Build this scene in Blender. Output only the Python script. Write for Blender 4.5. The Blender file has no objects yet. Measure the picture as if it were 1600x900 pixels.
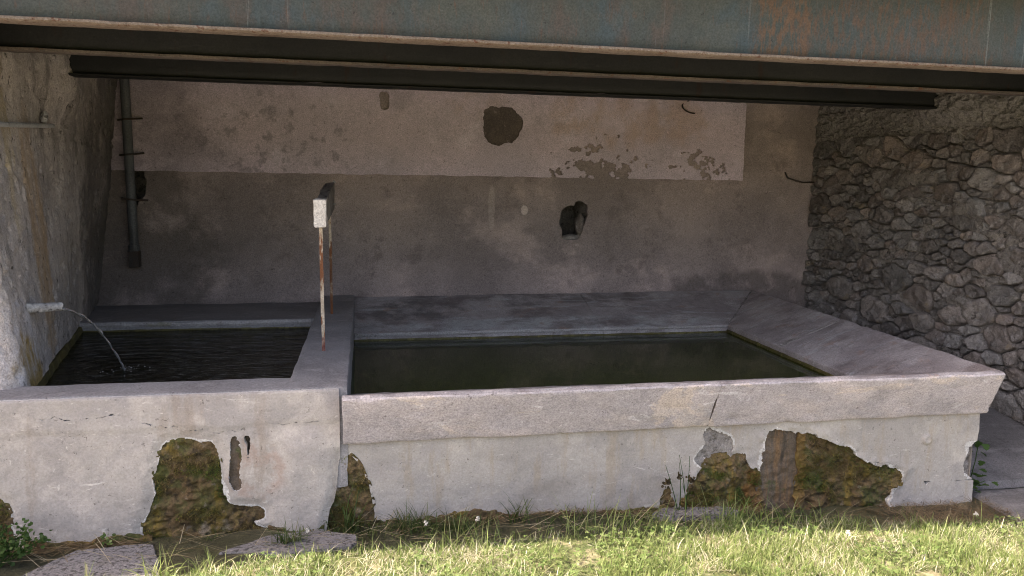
import bpy, math, random
import numpy as np
from mathutils import Matrix, Vector
random.seed(7)
RNG = np.random.default_rng(7)
SC = bpy.context.scene
COL = SC.collection

# ------------------------------------------------------------------ camera
YAW, PITCH, ROLL = 0.1975, 0.135, 0.0150
cam_d = bpy.data.cameras.new('camera')
cam_d.sensor_width = 36.0
cam_d.lens = 27.0
cam_d.clip_start = 0.05
cam_d.clip_end = 2000
cam = bpy.data.objects.new('camera', cam_d)
COL.objects.link(cam)
f0 = Vector((math.sin(YAW), math.cos(YAW), 0)); r0 = Vector((math.cos(YAW), -math.sin(YAW), 0)); u0 = Vector((0, 0, 1))
fw = f0 * math.cos(PITCH) - u0 * math.sin(PITCH)
up = u0 * math.cos(PITCH) + f0 * math.sin(PITCH)
ri = r0 * math.cos(ROLL) + up * math.sin(ROLL)
u2 = up * math.cos(ROLL) - r0 * math.sin(ROLL)
M3 = Matrix((ri, u2, -fw)).transposed()
cam.matrix_world = Matrix.Translation((0, 0, 1.7)) @ M3.to_4x4()
SC.camera = cam

# ------------------------------------------------------------------ light
SUN_EL = math.radians(58)
SUN_AZ = math.radians(-87)           # direction the sun stands in, measured from -Y (the open front) ; mostly to the left
sun_dir = Vector((math.sin(SUN_AZ) * math.cos(SUN_EL), -math.cos(SUN_AZ) * math.cos(SUN_EL), math.sin(SUN_EL)))
w = bpy.data.worlds.new('World'); SC.world = w; w.use_nodes = True
nt = w.node_tree; nt.nodes.clear()
sky = nt.nodes.new('ShaderNodeTexSky'); sky.sky_type = 'NISHITA'; sky.sun_disc = False
sky.sun_elevation = SUN_EL
sky.sun_rotation = math.atan2(sun_dir.x, sun_dir.y)
sky.air_density = 1.0; sky.dust_density = 4.0; sky.ozone_density = 1.0
bg = nt.nodes.new('ShaderNodeBackground'); bg.inputs['Strength'].default_value = 0.15
wo = nt.nodes.new('ShaderNodeOutputWorld')
nt.links.new(sky.outputs[0], bg.inputs[0]); nt.links.new(bg.outputs[0], wo.inputs[0])
sd = bpy.data.lights.new('sun', 'SUN'); sd.energy = 5.0; sd.angle = math.radians(0.5); sd.color = (1, .95, .87)
so = bpy.data.objects.new('sun', sd); COL.objects.link(so)
so.rotation_euler = sun_dir.to_track_quat('Z', 'Y').to_euler()
SC.view_settings.view_transform = 'Standard'
SC.view_settings.look = 'None'
SC.view_settings.exposure = 1.82
SC.view_settings.use_white_balance = True       # the photograph is balanced for the open shade
SC.view_settings.white_balance_temperature = 7500
SC.view_settings.white_balance_tint = 16
SC.view_settings.gamma = 1.0
SC.cycles.filter_width = 1.0
SC.cycles.max_bounces = 10
SC.cycles.diffuse_bounces = 6
SC.cycles.transparent_max_bounces = 12
SC.cycles.caustics_reflective = False
SC.cycles.caustics_refractive = False
try:
    SC.cycles.use_denoising = True
    SC.cycles.denoiser = 'OPENIMAGEDENOISE'
except Exception:
    pass

# ------------------------------------------------------------------ numeric noise
def _h(ix, iy, iz, s):
    n = (ix * 374761393 + iy * 668265263 + iz * 2147483647 + s * 974634777) & 0xFFFFFFFF
    n = ((n ^ (n >> 13)) * 1274126177) & 0xFFFFFFFF
    n = (n ^ (n >> 16))
    return (n & 0xFFFFFF) / float(0xFFFFFF) * 2 - 1
def vn(p, s=0):
    p = np.asarray(p, float); i = np.floor(p).astype(np.int64); f = p - i
    f = f * f * (3 - 2 * f); x, y, z = i[..., 0], i[..., 1], i[..., 2]; fx, fy, fz = f[..., 0], f[..., 1], f[..., 2]
    r = 0
    for a in (0, 1):
        for b in (0, 1):
            for c in (0, 1):
                wgt = (fx if a else 1 - fx) * (fy if b else 1 - fy) * (fz if c else 1 - fz)
                r = r + wgt * _h(x + a, y + b, z + c, s)
    return r
def fbm(p, sc=1.0, o=4, s=0, g=.5):
    p = np.asarray(p, float) * sc; r = 0; a = 1
    for k in range(o):
        r = r + a * vn(p * (2.03 ** k) + 17.3 * k, s + k); a *= g
    return r
def sstep(a, b, x):
    t = np.clip((x - a) / (b - a), 0, 1); return t * t * (3 - 2 * t)

# ------------------------------------------------------------------ materials
class NT:
    def __init__(s, m):
        s.t = m.node_tree; s.n = s.t.nodes; s.l = s.t.links
    def new(s, k, **kw):
        n = s.n.new(k)
        for a, b in kw.items(): setattr(n, a, b)
        return n
    def link(s, a, b): s.l.new(a, b)

def noise(N, co, scale, detail=6, rough=.6, mp=None, dist=0, loc=None):
    if mp or loc:
        m = N.new('ShaderNodeMapping'); m.inputs['Scale'].default_value = mp or (1, 1, 1)
        if loc: m.inputs['Location'].default_value = loc
        N.link(co, m.inputs['Vector']); co = m.outputs[0]
    t = N.new('ShaderNodeTexNoise'); t.inputs['Scale'].default_value = scale; t.inputs['Detail'].default_value = detail
    t.inputs['Roughness'].default_value = rough; t.inputs['Distortion'].default_value = dist
    N.link(co, t.inputs['Vector']); return t.outputs['Fac']
def mrange(N, v, lo, hi, a=0., b=1., smooth=True):
    n = N.new('ShaderNodeMapRange'); n.interpolation_type = 'SMOOTHSTEP' if smooth else 'LINEAR'
    N.link(v, n.inputs['Value']); n.inputs['From Min'].default_value = lo; n.inputs['From Max'].default_value = hi
    n.inputs['To Min'].default_value = a; n.inputs['To Max'].default_value = b; return n.outputs[0]
def math2(N, op, a, b):
    n = N.new('ShaderNodeMath', operation=op)
    for i, v in enumerate((a, b)):
        if isinstance(v, (int, float)): n.inputs[i].default_value = v
        else: N.link(v, n.inputs[i])
    return n.outputs[0]
def mixc(N, fac, a, b, blend='MIX'):
    n = N.new('ShaderNodeMix', data_type='RGBA', blend_type=blend)
    if isinstance(fac, (int, float)): n.inputs[0].default_value = fac
    else: N.link(fac, n.inputs[0])
    for i, v in ((6, a), (7, b)):
        if isinstance(v, (tuple, list)): n.inputs[i].default_value = (*v[:3], 1)
        else: N.link(v, n.inputs[i])
    return n.outputs[2]
def blob(N, co, c, r, warp=.25, wscale=6):
    """soft irregular colour mask round a point of the place"""
    wn = N.new('ShaderNodeTexNoise'); wn.inputs['Scale'].default_value = wscale; wn.inputs['Detail'].default_value = 5
    N.link(co, wn.inputs['Vector'])
    a = N.new('ShaderNodeVectorMath', operation='SUBTRACT'); N.link(co, a.inputs[0]); a.inputs[1].default_value = c
    b = N.new('ShaderNodeVectorMath', operation='MULTIPLY'); N.link(a.outputs[0], b.inputs[0]); b.inputs[1].default_value = [1 / k for k in r]
    l = N.new('ShaderNodeVectorMath', operation='LENGTH'); N.link(b.outputs[0], l.inputs[0])
    k = math2(N, 'MULTIPLY', math2(N, 'SUBTRACT', wn.outputs['Fac'], .5), 4 * warp)
    return mrange(N, math2(N, 'ADD', l.outputs['Value'], k), 1.05, .75)

def surf(name, base, layers=(), rough=.9, bump=((60, .3, .01),), rnd=0., spec=.3, rough_var=0., metal=0., grain=.5, fleck=.75):
    """base: two colours mixed by a large noise; layers: dict(col, sc, lo, hi, mp, box, k)"""
    m = bpy.data.materials.new(name); m.use_nodes = True; N = NT(m); N.n.clear()
    out = N.new('ShaderNodeOutputMaterial'); p = N.new('ShaderNodeBsdfPrincipled'); N.link(p.outputs[0], out.inputs[0])
    co = N.new('ShaderNodeTexCoord').outputs['Object']
    c = mixc(N, mrange(N, noise(N, co, base[2] if len(base) > 2 else 3, 7, .62), .35, .65), base[0], base[1])
    if rnd:
        oi = N.new('ShaderNodeObjectInfo')
        hs = N.new('ShaderNodeHueSaturation'); N.link(c, hs.inputs['Color'])
        N.link(mrange(N, oi.outputs['Random'], 0, 1, 1 - rnd, 1 + rnd, False), hs.inputs['Value'])
        wn = N.new('ShaderNodeTexWhiteNoise', noise_dimensions='1D'); N.link(oi.outputs['Random'], wn.inputs['W'])
        N.link(mrange(N, wn.outputs['Value'], 0, 1, .5, 1.7, False), hs.inputs['Saturation'])
        c = hs.outputs[0]
    for i, L in enumerate(layers):
        f = None
        if 'sc' in L:
            f = mrange(N, noise(N, co, L['sc'], L.get('det', 7), L.get('rg', .65), L.get('mp'), L.get('dist', 0), (i * 3.7, i * 1.9, i * 5.3)), L['lo'], L['hi'])
        for bx in ([L['box']] if 'box' in L else []):
            g = blob(N, co, bx[0], bx[1], *(bx[2:] if len(bx) > 2 else ()))
            f = g if f is None else math2(N, 'MULTIPLY', f, g)
        if L.get('k', 1) != 1: f = math2(N, 'MULTIPLY', f, L['k'])
        c = mixc(N, f, c, L['col'], L.get('blend', 'MIX'))
    # fine grain of the surface itself
    g = noise(N, co, 110, 5, .75)
    c = mixc(N, grain, c, mixc(N, mrange(N, g, .32, .68), (.45, .45, .45), (1.5, 1.5, 1.5)), 'MULTIPLY')
    g = noise(N, co, 24, 6, .7, None, .6)
    c = mixc(N, grain * .35, c, mixc(N, mrange(N, g, .35, .65), (.68, .67, .66), (1.28, 1.28, 1.28)), 'MULTIPLY')
    if fleck:
        v = noise(N, co, 44, 5, .7, None, .4, (3, 7, 1)); c = mixc(N, math2(N, 'MULTIPLY', mrange(N, v, .635, .66), fleck), c, mixc(N, 1., c, (.38, .36, .35), 'MULTIPLY'))
        v = noise(N, co, 38, 5, .7, (.6, 1, 1.4), .8, (9, 2, 5)); c = mixc(N, math2(N, 'MULTIPLY', mrange(N, v, .65, .675), fleck), c, mixc(N, 1., c, (1.55, 1.55, 1.55), 'MULTIPLY'))
    N.link(c, p.inputs['Base Color'])
    p.inputs['Roughness'].default_value = rough; p.inputs['Specular IOR Level'].default_value = spec; p.inputs['Metallic'].default_value = metal
    if rough_var:
        N.link(mrange(N, noise(N, co, 4), .35, .65, rough - rough_var, rough + rough_var), p.inputs['Roughness'])
    prev = None
    for sc, st, di in bump:
        b = N.new('ShaderNodeBump'); b.inputs['Strength'].default_value = st; b.inputs['Distance'].default_value = di
        N.link(noise(N, co, sc, 6, .65), b.inputs['Height'])
        if prev: N.link(prev, b.inputs['Normal'])
        prev = b.outputs[0]
    if prev: N.link(prev, p.inputs['Normal'])
    return m

def leafmat(name, cols, trans=.35, rough=.6):
    m = bpy.data.materials.new(name); m.use_nodes = True; N = NT(m); N.n.clear()
    out = N.new('ShaderNodeOutputMaterial')
    at = N.new('ShaderNodeAttribute', attribute_name='tint')
    r = N.new('ShaderNodeValToRGB'); e = r.color_ramp.elements
    e[0].position = 0; e[0].color = (*cols[0], 1); e[1].position = 1; e[1].color = (*cols[-1], 1)
    for i, c in enumerate(cols[1:-1]):
        k = e.new((i + 1) / (len(cols) - 1)); k.color = (*c, 1)
    N.link(at.outputs['Fac'], r.inputs[0])
    p = N.new('ShaderNodeBsdfPrincipled'); p.inputs['Roughness'].default_value = rough; p.inputs['Specular IOR Level'].default_value = .3
    N.link(r.outputs[0], p.inputs['Base Color'])
    t = N.new('ShaderNodeBsdfTranslucent'); N.link(r.outputs[0], t.inputs['Color'])
    mx = N.new('ShaderNodeMixShader'); mx.inputs[0].default_value = trans
    N.link(p.outputs[0], mx.inputs[1]); N.link(t.outputs[0], mx.inputs[2]); N.link(mx.outputs[0], out.inputs[0])
    return m

def watermat(name, tint, bscale, bstr, mp=(1, 1, 1), murk=.5, murkcol=(.03, .035, .015)):
    m = bpy.data.materials.new(name); m.use_nodes = True; N = NT(m); N.n.clear()
    out = N.new('ShaderNodeOutputMaterial'); co = N.new('ShaderNodeTexCoord').outputs['Object']
    b = N.new('ShaderNodeBump'); b.inputs['Strength'].default_value = bstr; b.inputs['Distance'].default_value = .02
    N.link(noise(N, co, bscale, 4, .55, mp, 1.2), b.inputs['Height'])
    fr = N.new('ShaderNodeFresnel'); fr.inputs['IOR'].default_value = 1.33; N.link(b.outputs[0], fr.inputs['Normal'])
    gl = N.new('ShaderNodeBsdfGlossy'); gl.inputs['Roughness'].default_value = .015; N.link(b.outputs[0], gl.inputs['Normal'])
    tr = N.new('ShaderNodeBsdfTransparent'); tr.inputs[0].default_value = (*tint, 1)
    df = N.new('ShaderNodeBsdfDiffuse'); df.inputs[0].default_value = (*murkcol, 1)
    m1 = N.new('ShaderNodeMixShader'); m1.inputs[0].default_value = murk; N.link(tr.outputs[0], m1.inputs[1]); N.link(df.outputs[0], m1.inputs[2])
    m2 = N.new('ShaderNodeMixShader'); N.link(fr.outputs[0], m2.inputs[0]); N.link(m1.outputs[0], m2.inputs[1]); N.link(gl.outputs[0], m2.inputs[2])
    N.link(m2.outputs[0], out.inputs[0]); return m

CONC = dict(bump=((35, .25, .012), (160, .35, .004)))
MAT = {}
MAT['front_plaster'] = surf('front_plaster', ((0.3969, 0.3636, 0.3361), (0.3119, 0.2863, 0.2706), 2.2), (
    dict(col=(0.63, 0.5908, 0.5529), sc=16, lo=.64, hi=.70, mp=(.35, 1, 1.6), dist=1.5, k=.75),
    dict(col=(0.2205, 0.202, 0.194), sc=11, lo=.62, hi=.72, mp=(1.6, 1, .25), k=.5),
    dict(col=(0.273, 0.2525, 0.2522), sc=1.7, lo=.50, hi=.60, dist=1.2, k=.35),
    dict(col=(0.4725, 0.4272, 0.3929), sc=5, lo=.52, hi=.68, k=.7),
    dict(col=(0.2551, 0.2409, 0.2357), sc=3.5, lo=.55, hi=.7, k=.6),
    dict(col=(0.2268, 0.1727, 0.131), sc=2.5, lo=.56, hi=.7, mp=(2, 1, .35), k=.45),
    dict(col=(0.5859, 0.5454, 0.5063), sc=26, lo=.66, hi=.72, mp=(1.5, 1, .6), k=.8),
    dict(col=(0.2835, 0.1545, 0.1048), sc=9, lo=.45, hi=.6, box=((-.47, 3.45, .42), (.13, .2, .16)), k=.35),
    dict(col=(0.1607, 0.1409, 0.131), sc=55, lo=.66, hi=.74, k=.6)), grain=.22, **CONC)
MAT['right_plaster'] = surf('right_plaster', ((0.4154, 0.381, 0.348), (0.3381, 0.3113, 0.29), 2.0), (
    dict(col=(0.63, 0.5908, 0.5529), sc=16, lo=.64, hi=.70, mp=(.35, 1, 1.6), dist=1.5, k=.75),
    dict(col=(0.2205, 0.202, 0.194), sc=11, lo=.62, hi=.72, mp=(1.6, 1, .25), k=.5),
    dict(col=(0.273, 0.2525, 0.2522), sc=1.7, lo=.50, hi=.60, dist=1.2, k=.35),
    dict(col=(0.2608, 0.2416, 0.2276), sc=2.4, lo=.5, hi=.66, k=.6),
    dict(col=(0.5023, 0.4553, 0.4105), sc=4, lo=.55, hi=.7, k=.6),
    dict(col=(0.3188, 0.2416, 0.1517), sc=6, lo=.5, hi=.65, mp=(2, 1, .4), k=.35),
    dict(col=(0.2125, 0.1858, 0.1606), sc=2, lo=.35, hi=.6, box=((1.15, 3.46, .16), (.55, .3, .16), .3, 4), k=.55),
    dict(col=(0.1449, 0.1301, 0.116), sc=60, lo=.68, hi=.75, k=.7)), grain=.22, **CONC)
MAT['broken_edge'] = surf('broken_edge', ((.56, .54, .52), (.46, .44, .42), 12), (dict(col=(.30, .27, .24), sc=30, lo=.55, hi=.66, k=.7),), bump=((60, .7, .01),))
MAT['coping'] = surf('coping', ((0.4616, 0.4178, 0.4353), (0.3625, 0.3352, 0.3566), 3.2), (
    dict(col=(0.6036, 0.5085, 0.4403), sc=1.5, lo=.55, hi=.58, mp=(.8, 1, 2.4), dist=.8, k=.55),
    dict(col=(0.3724, 0.3494, 0.3615), sc=2.3, lo=.58, hi=.61, mp=(.7, 1, 1.6), dist=.8, k=.5),
    dict(col=(0.6927, 0.6691, 0.7097), sc=10, lo=.60, hi=.68, mp=(.4, 1, 1.2), dist=1.2, k=.6),
    dict(col=(0.2628, 0.2449, 0.2629), sc=14, lo=.62, hi=.72, mp=(1.4, 1, .3), k=.5),
    dict(col=(0.5713, 0.4947, 0.4837), sc=2.2, lo=.5, hi=.68, mp=(1, 1, 2.5), k=.55),
    dict(col=(0.2747, 0.2583, 0.2782), sc=6, lo=.54, hi=.7, mp=(.6, 1, 1.5), k=.6),
    dict(col=(0.6593, 0.6265, 0.6651), sc=40, lo=.62, hi=.7, k=.6),
    dict(col=(0.1978, 0.1758, 0.1814), sc=90, lo=.63, hi=.7, k=.55)), bump=((40, .4, .012), (170, .55, .006)))
MAT['slab_in'] = surf('slab_in', ((0.3758, 0.3428, 0.3402), (0.2505, 0.2204, 0.2208), 2.6), (
    dict(col=(0.4166, 0.4322, 0.4384), sc=3, lo=.35, hi=.6, box=((1.45, 5.80, .615), (1.75, .16, .09), .25, 3), k=.75),
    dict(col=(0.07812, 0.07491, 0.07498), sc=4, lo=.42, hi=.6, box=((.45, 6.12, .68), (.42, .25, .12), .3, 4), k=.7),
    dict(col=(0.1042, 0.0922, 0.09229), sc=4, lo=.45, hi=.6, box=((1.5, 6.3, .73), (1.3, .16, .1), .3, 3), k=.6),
    dict(col=(0.4687, 0.4956, 0.5076), sc=6, lo=.56, hi=.68, mp=(.35, 2.2, 1), dist=.6, k=.5),
    dict(col=(0.1628, 0.1346, 0.1313), sc=4, lo=.48, hi=.66, mp=(.7, 1.3, 1), k=.75),
    dict(col=(0.5009, 0.4531, 0.4417), sc=3.1, lo=.55, hi=.7, k=.5),
    dict(col=(0.3005, 0.1836, 0.1313), sc=7, lo=.58, hi=.7, k=.5),
    dict(col=(0.6889, 0.649, 0.6209), sc=30, lo=.69, hi=.74, k=.8)), rough=.72, rough_var=.15, spec=.4, bump=((30, .25, .01), (150, .3, .004)))
MAT['rim_top'] = surf('rim_top', ((0.2639, 0.2541, 0.2591), (0.1955, 0.1857, 0.1907), 3), (
    dict(col=(0.3519, 0.3372, 0.3372), sc=6, lo=.52, hi=.68, k=.6),
    dict(col=(0.1955, 0.1466, 0.09775), sc=5, lo=.5, hi=.62, box=((-.18, 3.56, .77), (.11, .09, .1)), k=.6),
    dict(col=(0.4887, 0.4692, 0.4496), sc=34, lo=.67, hi=.73, k=.7)), rough=.75, spec=.4, bump=((30, .25, .01), (150, .35, .004)))
MAT['lining'] = surf('lining', ((0.088, 0.096, 0.048), (0.048, 0.0512, 0.0288), 5), (dict(col=(0.16, 0.152, 0.064), sc=7, lo=.55, hi=.7),), rough=.6)
MAT['algae_lip'] = surf('algae_lip', ((.10, .085, .025), (.06, .05, .02), 9), (dict(col=(.16, .14, .05), sc=14, lo=.5, hi=.65),), rough=.6)
MAT['moss'] = surf('moss', ((0.1094, 0.06719, 0.03015), (0.1569, 0.1074, 0.055), 7), (
    dict(col=(0.05291, 0.08024, 0.01256), sc=6, lo=.46, hi=.66, mp=(1.4, 1, .6), k=.6), dict(col=(0.1635, 0.118, 0.02691), sc=12, lo=.52, hi=.66, mp=(1.3, 1, .5), k=.6), dict(col=(0.1924, 0.1558, 0.1166), sc=16, lo=.60, hi=.66, k=.8),
    dict(col=(0.04281, 0.07, 0.01331), sc=9, lo=.5, hi=.64, k=.6),
    dict(col=(0.1998, 0.1353, 0.02661), sc=6, lo=.55, hi=.66, mp=(1.6, 1, .6), k=.8),
    dict(col=(0.2854, 0.2287, 0.1775), sc=7, lo=.6, hi=.7, k=.7),
    dict(col=(0.02854, 0.02054, 0.01065), sc=26, lo=.52, hi=.66, k=.85),
    dict(col=(0.2093, 0.09336, 0.02218), sc=4, lo=.3, hi=.5, mp=(3, 1, .5), box=((1.985, 3.5, .12), (.06, .3, .16), .4, 14), k=.65),
    dict(col=(0.1903, 0.1074, 0.02661), sc=4, lo=.3, hi=.5, mp=(3, 1, .5), box=((2.24, 3.5, .22), (.05, .3, .28), .4, 12), k=.6)),
    rough=.8, spec=.35, bump=((45, .9, .02), (150, .8, .008)))
MAT['wet_render'] = surf('wet_render', ((0.1217, 0.0936, 0.0702), (0.08424, 0.06365, 0.0468), 5), (
    dict(col=(0.1591, 0.0936, 0.0468), sc=5, lo=.5, hi=.65, mp=(3, 1, .35)),
    dict(col=(0.0468, 0.03557, 0.02621), sc=8, lo=.52, hi=.66, mp=(2.5, 1, .5)),
    dict(col=(0.05616, 0.06552, 0.01872), sc=6, lo=.6, hi=.7)), rough=.7, spec=.4, bump=((40, .5, .015), (150, .5, .006)))
MAT['bare_render'] = surf('bare_render', ((.30, .275, .26), (.22, .20, .19), 8), (dict(col=(.11, .10, .09), sc=30, lo=.5, hi=.65), dict(col=(.5, .47, .45), sc=20, lo=.62, hi=.7)), bump=((50, .8, .015), (160, .6, .006)))
MAT['core'] = surf('core', ((.09, .075, .06), (.06, .05, .04), 6))
MAT['wall_low'] = surf('wall_low', ((0.4028, 0.3258, 0.3075), (0.272, 0.2237, 0.2144), 1.3), (
    dict(col=(0.5659, 0.4395, 0.407), sc=1.6, lo=.52, hi=.66, mp=(1, 1, 1.4), k=.65),
    dict(col=(0.185, 0.1497, 0.1429), sc=4.5, lo=.55, hi=.7, k=.6),
    dict(col=(0.1524, 0.1278, 0.1231), sc=6, lo=.3, hi=.52, box=((3.5, 6.42, .72), (.85, .4, .26), .18, 3), k=.8),
    dict(col=(0.1414, 0.1199, 0.1091), sc=3, lo=.3, hi=.5, box=((-1.8, 6.42, 1.15), (.75, .4, 1.1), .25, 3), k=.75),
    dict(col=(0.9796, 0.8389, 0.7939), box=((1.382, 6.42, 1.476), (.032, .1, .045), .1, 20), k=.5),
    dict(col=(0.7403, 0.6192, 0.5756), box=((1.1, 6.42, 1.5), (.03, .1, .2), .3, 9), k=.25),
    dict(col=(0.07619, 0.05992, 0.05557), sc=22, lo=.68, hi=.73, k=.9),
    dict(col=(0.6966, 0.5793, 0.5457), sc=42, lo=.70, hi=.75, k=.6)), bump=((14, .25, .02), (45, .35, .01), (150, .4, .004)))
MAT['wall_up'] = surf('wall_up', ((0.6791, 0.5623, 0.6317), (0.566, 0.483, 0.5481), 1.4), (
    dict(col=(0.3773, 0.3283, 0.364), sc=2.2, lo=.53, hi=.68, k=.55),
    dict(col=(0.5473, 0.3965, 0.3532), sc=2.6, lo=.42, hi=.6, mp=(1.2, 1, .8), box=((2.35, 6.41, 2.28), (.75, .3, .3), .25, 3), k=.7),
    dict(col=(0.5094, 0.3782, 0.3425), sc=3, lo=.4, hi=.6, box=((.95, 6.41, 2.38), (.25, .3, .2)), k=.5),
    dict(col=(0.8112, 0.7097, 0.8028), sc=2.8, lo=.55, hi=.7, k=.6),
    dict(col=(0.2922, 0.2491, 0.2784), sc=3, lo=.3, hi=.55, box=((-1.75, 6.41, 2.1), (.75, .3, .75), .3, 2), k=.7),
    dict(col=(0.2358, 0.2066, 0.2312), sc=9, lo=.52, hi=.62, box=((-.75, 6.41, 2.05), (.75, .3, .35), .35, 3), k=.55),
    dict(col=(0.1887, 0.1661, 0.182), sc=30, lo=.69, hi=.73, k=.8)), bump=((12, .2, .02), (50, .25, .008), (160, .3, .004)))
MAT['wall_patch'] = surf('wall_patch', ((0.169, 0.1356, 0.125), (0.1235, 0.102, 0.095), 7), (dict(col=(0.26, 0.216, 0.2063), sc=30, lo=.6, hi=.7),), bump=((30, .6, .02), (120, .6, .006)))
MAT['left_wall'] = surf('left_wall', ((0.5134, 0.4537, 0.4207), (0.3251, 0.2944, 0.2804), 1.6), (
    dict(col=(0.6504, 0.5905, 0.5696), sc=3, lo=.52, hi=.68, mp=(1, 2, .5), k=.6),
    dict(col=(0.1455, 0.13, 0.1226), sc=4, lo=.52, hi=.67, mp=(1, 2, .5), k=.7),
    dict(col=(0.3936, 0.2566, 0.1315), sc=2.4, lo=.35, hi=.6, mp=(1, 3, .4), box=((-1.62, 4.42, 1.45), (.5, .17, .7), .25, 4), k=.7),
    dict(col=(0.445, 0.3423, 0.1754), sc=3, lo=.4, hi=.6, mp=(1, 3, .4), box=((-1.6, 4.05, 1.9), (.5, .25, .5), .3, 4), k=.5),
    dict(col=(0.2911, 0.1882, 0.03506), sc=9, lo=.3, hi=.5, mp=(1, 1, .7), box=((-1.47, 3.83, .84), (.3, .22, .17), .3, 7), k=.85),
    dict(col=(0.6161, 0.599, 0.6309), sc=5, lo=.4, hi=.6, mp=(1, 3, .6), box=((-1.5, 3.8, .98), (.3, .28, .22), .3, 5), k=.6),  # bluish white lit tone painted on near the front end
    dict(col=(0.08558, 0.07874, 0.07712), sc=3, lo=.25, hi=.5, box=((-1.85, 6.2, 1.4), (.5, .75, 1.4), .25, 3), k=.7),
    dict(col=(0.06846, 0.0599, 0.05257), sc=26, lo=.6, hi=.68, mp=(1, 1, .6), k=.9),
    dict(col=(0.7703, 0.7018, 0.6661), sc=20, lo=.66, hi=.72, k=.5)), bump=((10, .25, .02), (38, .5, .014), (120, .7, .008)))
MAT['pale_render'] = surf('pale_render', ((.36, .32, .29), (.28, .25, .23), 4), bump=((30, .6, .02),))
MAT['stone'] = surf('stone', ((0.4299, 0.3819, 0.3565), (0.2837, 0.2573, 0.2468), 6), (
    dict(col=(0.5672, 0.5217, 0.5012), sc=9, lo=.53, hi=.68, k=.7),
    dict(col=(0.1555, 0.1398, 0.135), sc=13, lo=.52, hi=.66, mp=(1, 1, 2.2), k=.7),
    dict(col=(0.4941, 0.3727, 0.2218), sc=3.0, lo=.57, hi=.68, k=.6),
    dict(col=(0.3659, 0.3539, 0.3855), sc=4.0, lo=.57, hi=.7, k=.6)), rnd=.38, grain=.4, bump=((16, .9, .04), (48, 1., .03), (130, .8, .01)))
MAT['mortar'] = surf('mortar', ((0.3187, 0.2885, 0.2651), (0.2013, 0.1812, 0.1678), 4), (dict(col=(0.4697, 0.4277, 0.3942), sc=12, lo=.58, hi=.7, k=.7), dict(col=(0.09227, 0.08052, 0.07381), sc=24, lo=.52, hi=.66)), bump=((30, .9, .025), (110, .9, .01)))
MAT['roughcast'] = surf('roughcast', ((0.3594, 0.3347, 0.3136), (0.2696, 0.2483, 0.2335), 3), (dict(col=(0.1307, 0.1176, 0.1078), sc=40, lo=.5, hi=.64, k=.7), dict(col=(0.5064, 0.4737, 0.4411), sc=35, lo=.6, hi=.7, k=.6)), bump=((40, .9, .025), (110, .9, .01)))
def paint(name, base, lower=False):
    L = [dict(col=(0.04456, 0.06643, 0.07454), sc=3.2, lo=.48, hi=.66, mp=(1, 1, .5), k=.75),
         dict(col=(0.08507, 0.05672, 0.04456), sc=7, lo=.48, hi=.66, mp=(1.2, 1, .5), k=.6),
         dict(col=(0.07697, 0.07697, 0.06076), sc=2, lo=.5, hi=.65, k=.6),
         dict(col=(0.1216, 0.05672, 0.02916), sc=34, lo=.46, hi=.62, mp=(1.6, 1, .45), box=((2.55, 3.4, 2.45), (.55, .4, .35), .3, 4), k=.55),
         dict(col=(0.1296, 0.06887, 0.03647), sc=40, lo=.42, hi=.58, mp=(1.5, 1, .4), box=((1.93, 3.4, 2.45), (.17, .4, .35), .3, 4), k=.8),
         dict(col=(0.1053, 0.05267, 0.03241), sc=30, lo=.56, hi=.68, mp=(1.5, 1, .25), k=.6),
         dict(col=(0.2107, 0.2187, 0.2107), sc=26, lo=.63, hi=.74, mp=(1.6, 1, .03), k=.5),
         dict(col=(0.1945, 0.2025, 0.1945), sc=20, lo=.55, hi=.65, mp=(1.6, 1, .03), box=((3.25, 3.4, 2.5), (.35, .4, .35), .2, 4), k=.7),
         dict(col=(0.0162, 0.01782, 0.01782), sc=60, lo=.62, hi=.70, k=.6)]
    return surf(name, base, L, rough=.55, spec=.4, bump=((90, .25, .004), (200, .3, .002)))
MAT['beam_paint'] = paint('beam_paint', ((.047, .058, .053), (.060, .063, .055), 2.5))
MAT['beam_shaded'] = surf('beam_shaded', ((0.0124, 0.01271, 0.01271), (0.01705, 0.01705, 0.01612), 3), (  # inner beams: their shade is put into this darker paint colour
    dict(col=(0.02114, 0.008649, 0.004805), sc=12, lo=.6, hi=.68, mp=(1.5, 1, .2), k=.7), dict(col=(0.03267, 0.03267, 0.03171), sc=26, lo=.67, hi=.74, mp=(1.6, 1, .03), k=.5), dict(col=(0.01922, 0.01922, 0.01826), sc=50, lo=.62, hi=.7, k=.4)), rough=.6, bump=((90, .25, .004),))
MAT['beam_flange'] = surf('beam_flange', ((0.1772, 0.1322, 0.0999), (0.2066, 0.1618, 0.1288), 5), (
    dict(col=(0.0984, 0.0342, 0.01776), sc=40, lo=.56, hi=.63, k=.8), dict(col=(0.2706, 0.2234, 0.1998), sc=50, lo=.55, hi=.65, k=.6),
    dict(col=(0.06888, 0.04104, 0.02664), sc=6, lo=.58, hi=.7, k=.5)), rough=.7, bump=((120, .5, .004),))
MAT['beam_flange_dark'] = surf('beam_flange_dark', ((0.136, 0.108, 0.088), (0.096, 0.08, 0.0704), 5), (
    dict(col=(0.128, 0.056, 0.032), sc=20, lo=.55, hi=.65, k=.8), dict(col=(0.264, 0.24, 0.216), sc=40, lo=.63, hi=.7, k=.6)), rough=.7, bump=((120, .5, .004),))
MAT['concrete_dark'] = surf('concrete_dark', ((.22, .21, .2), (.17, .16, .155), 2))
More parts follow.
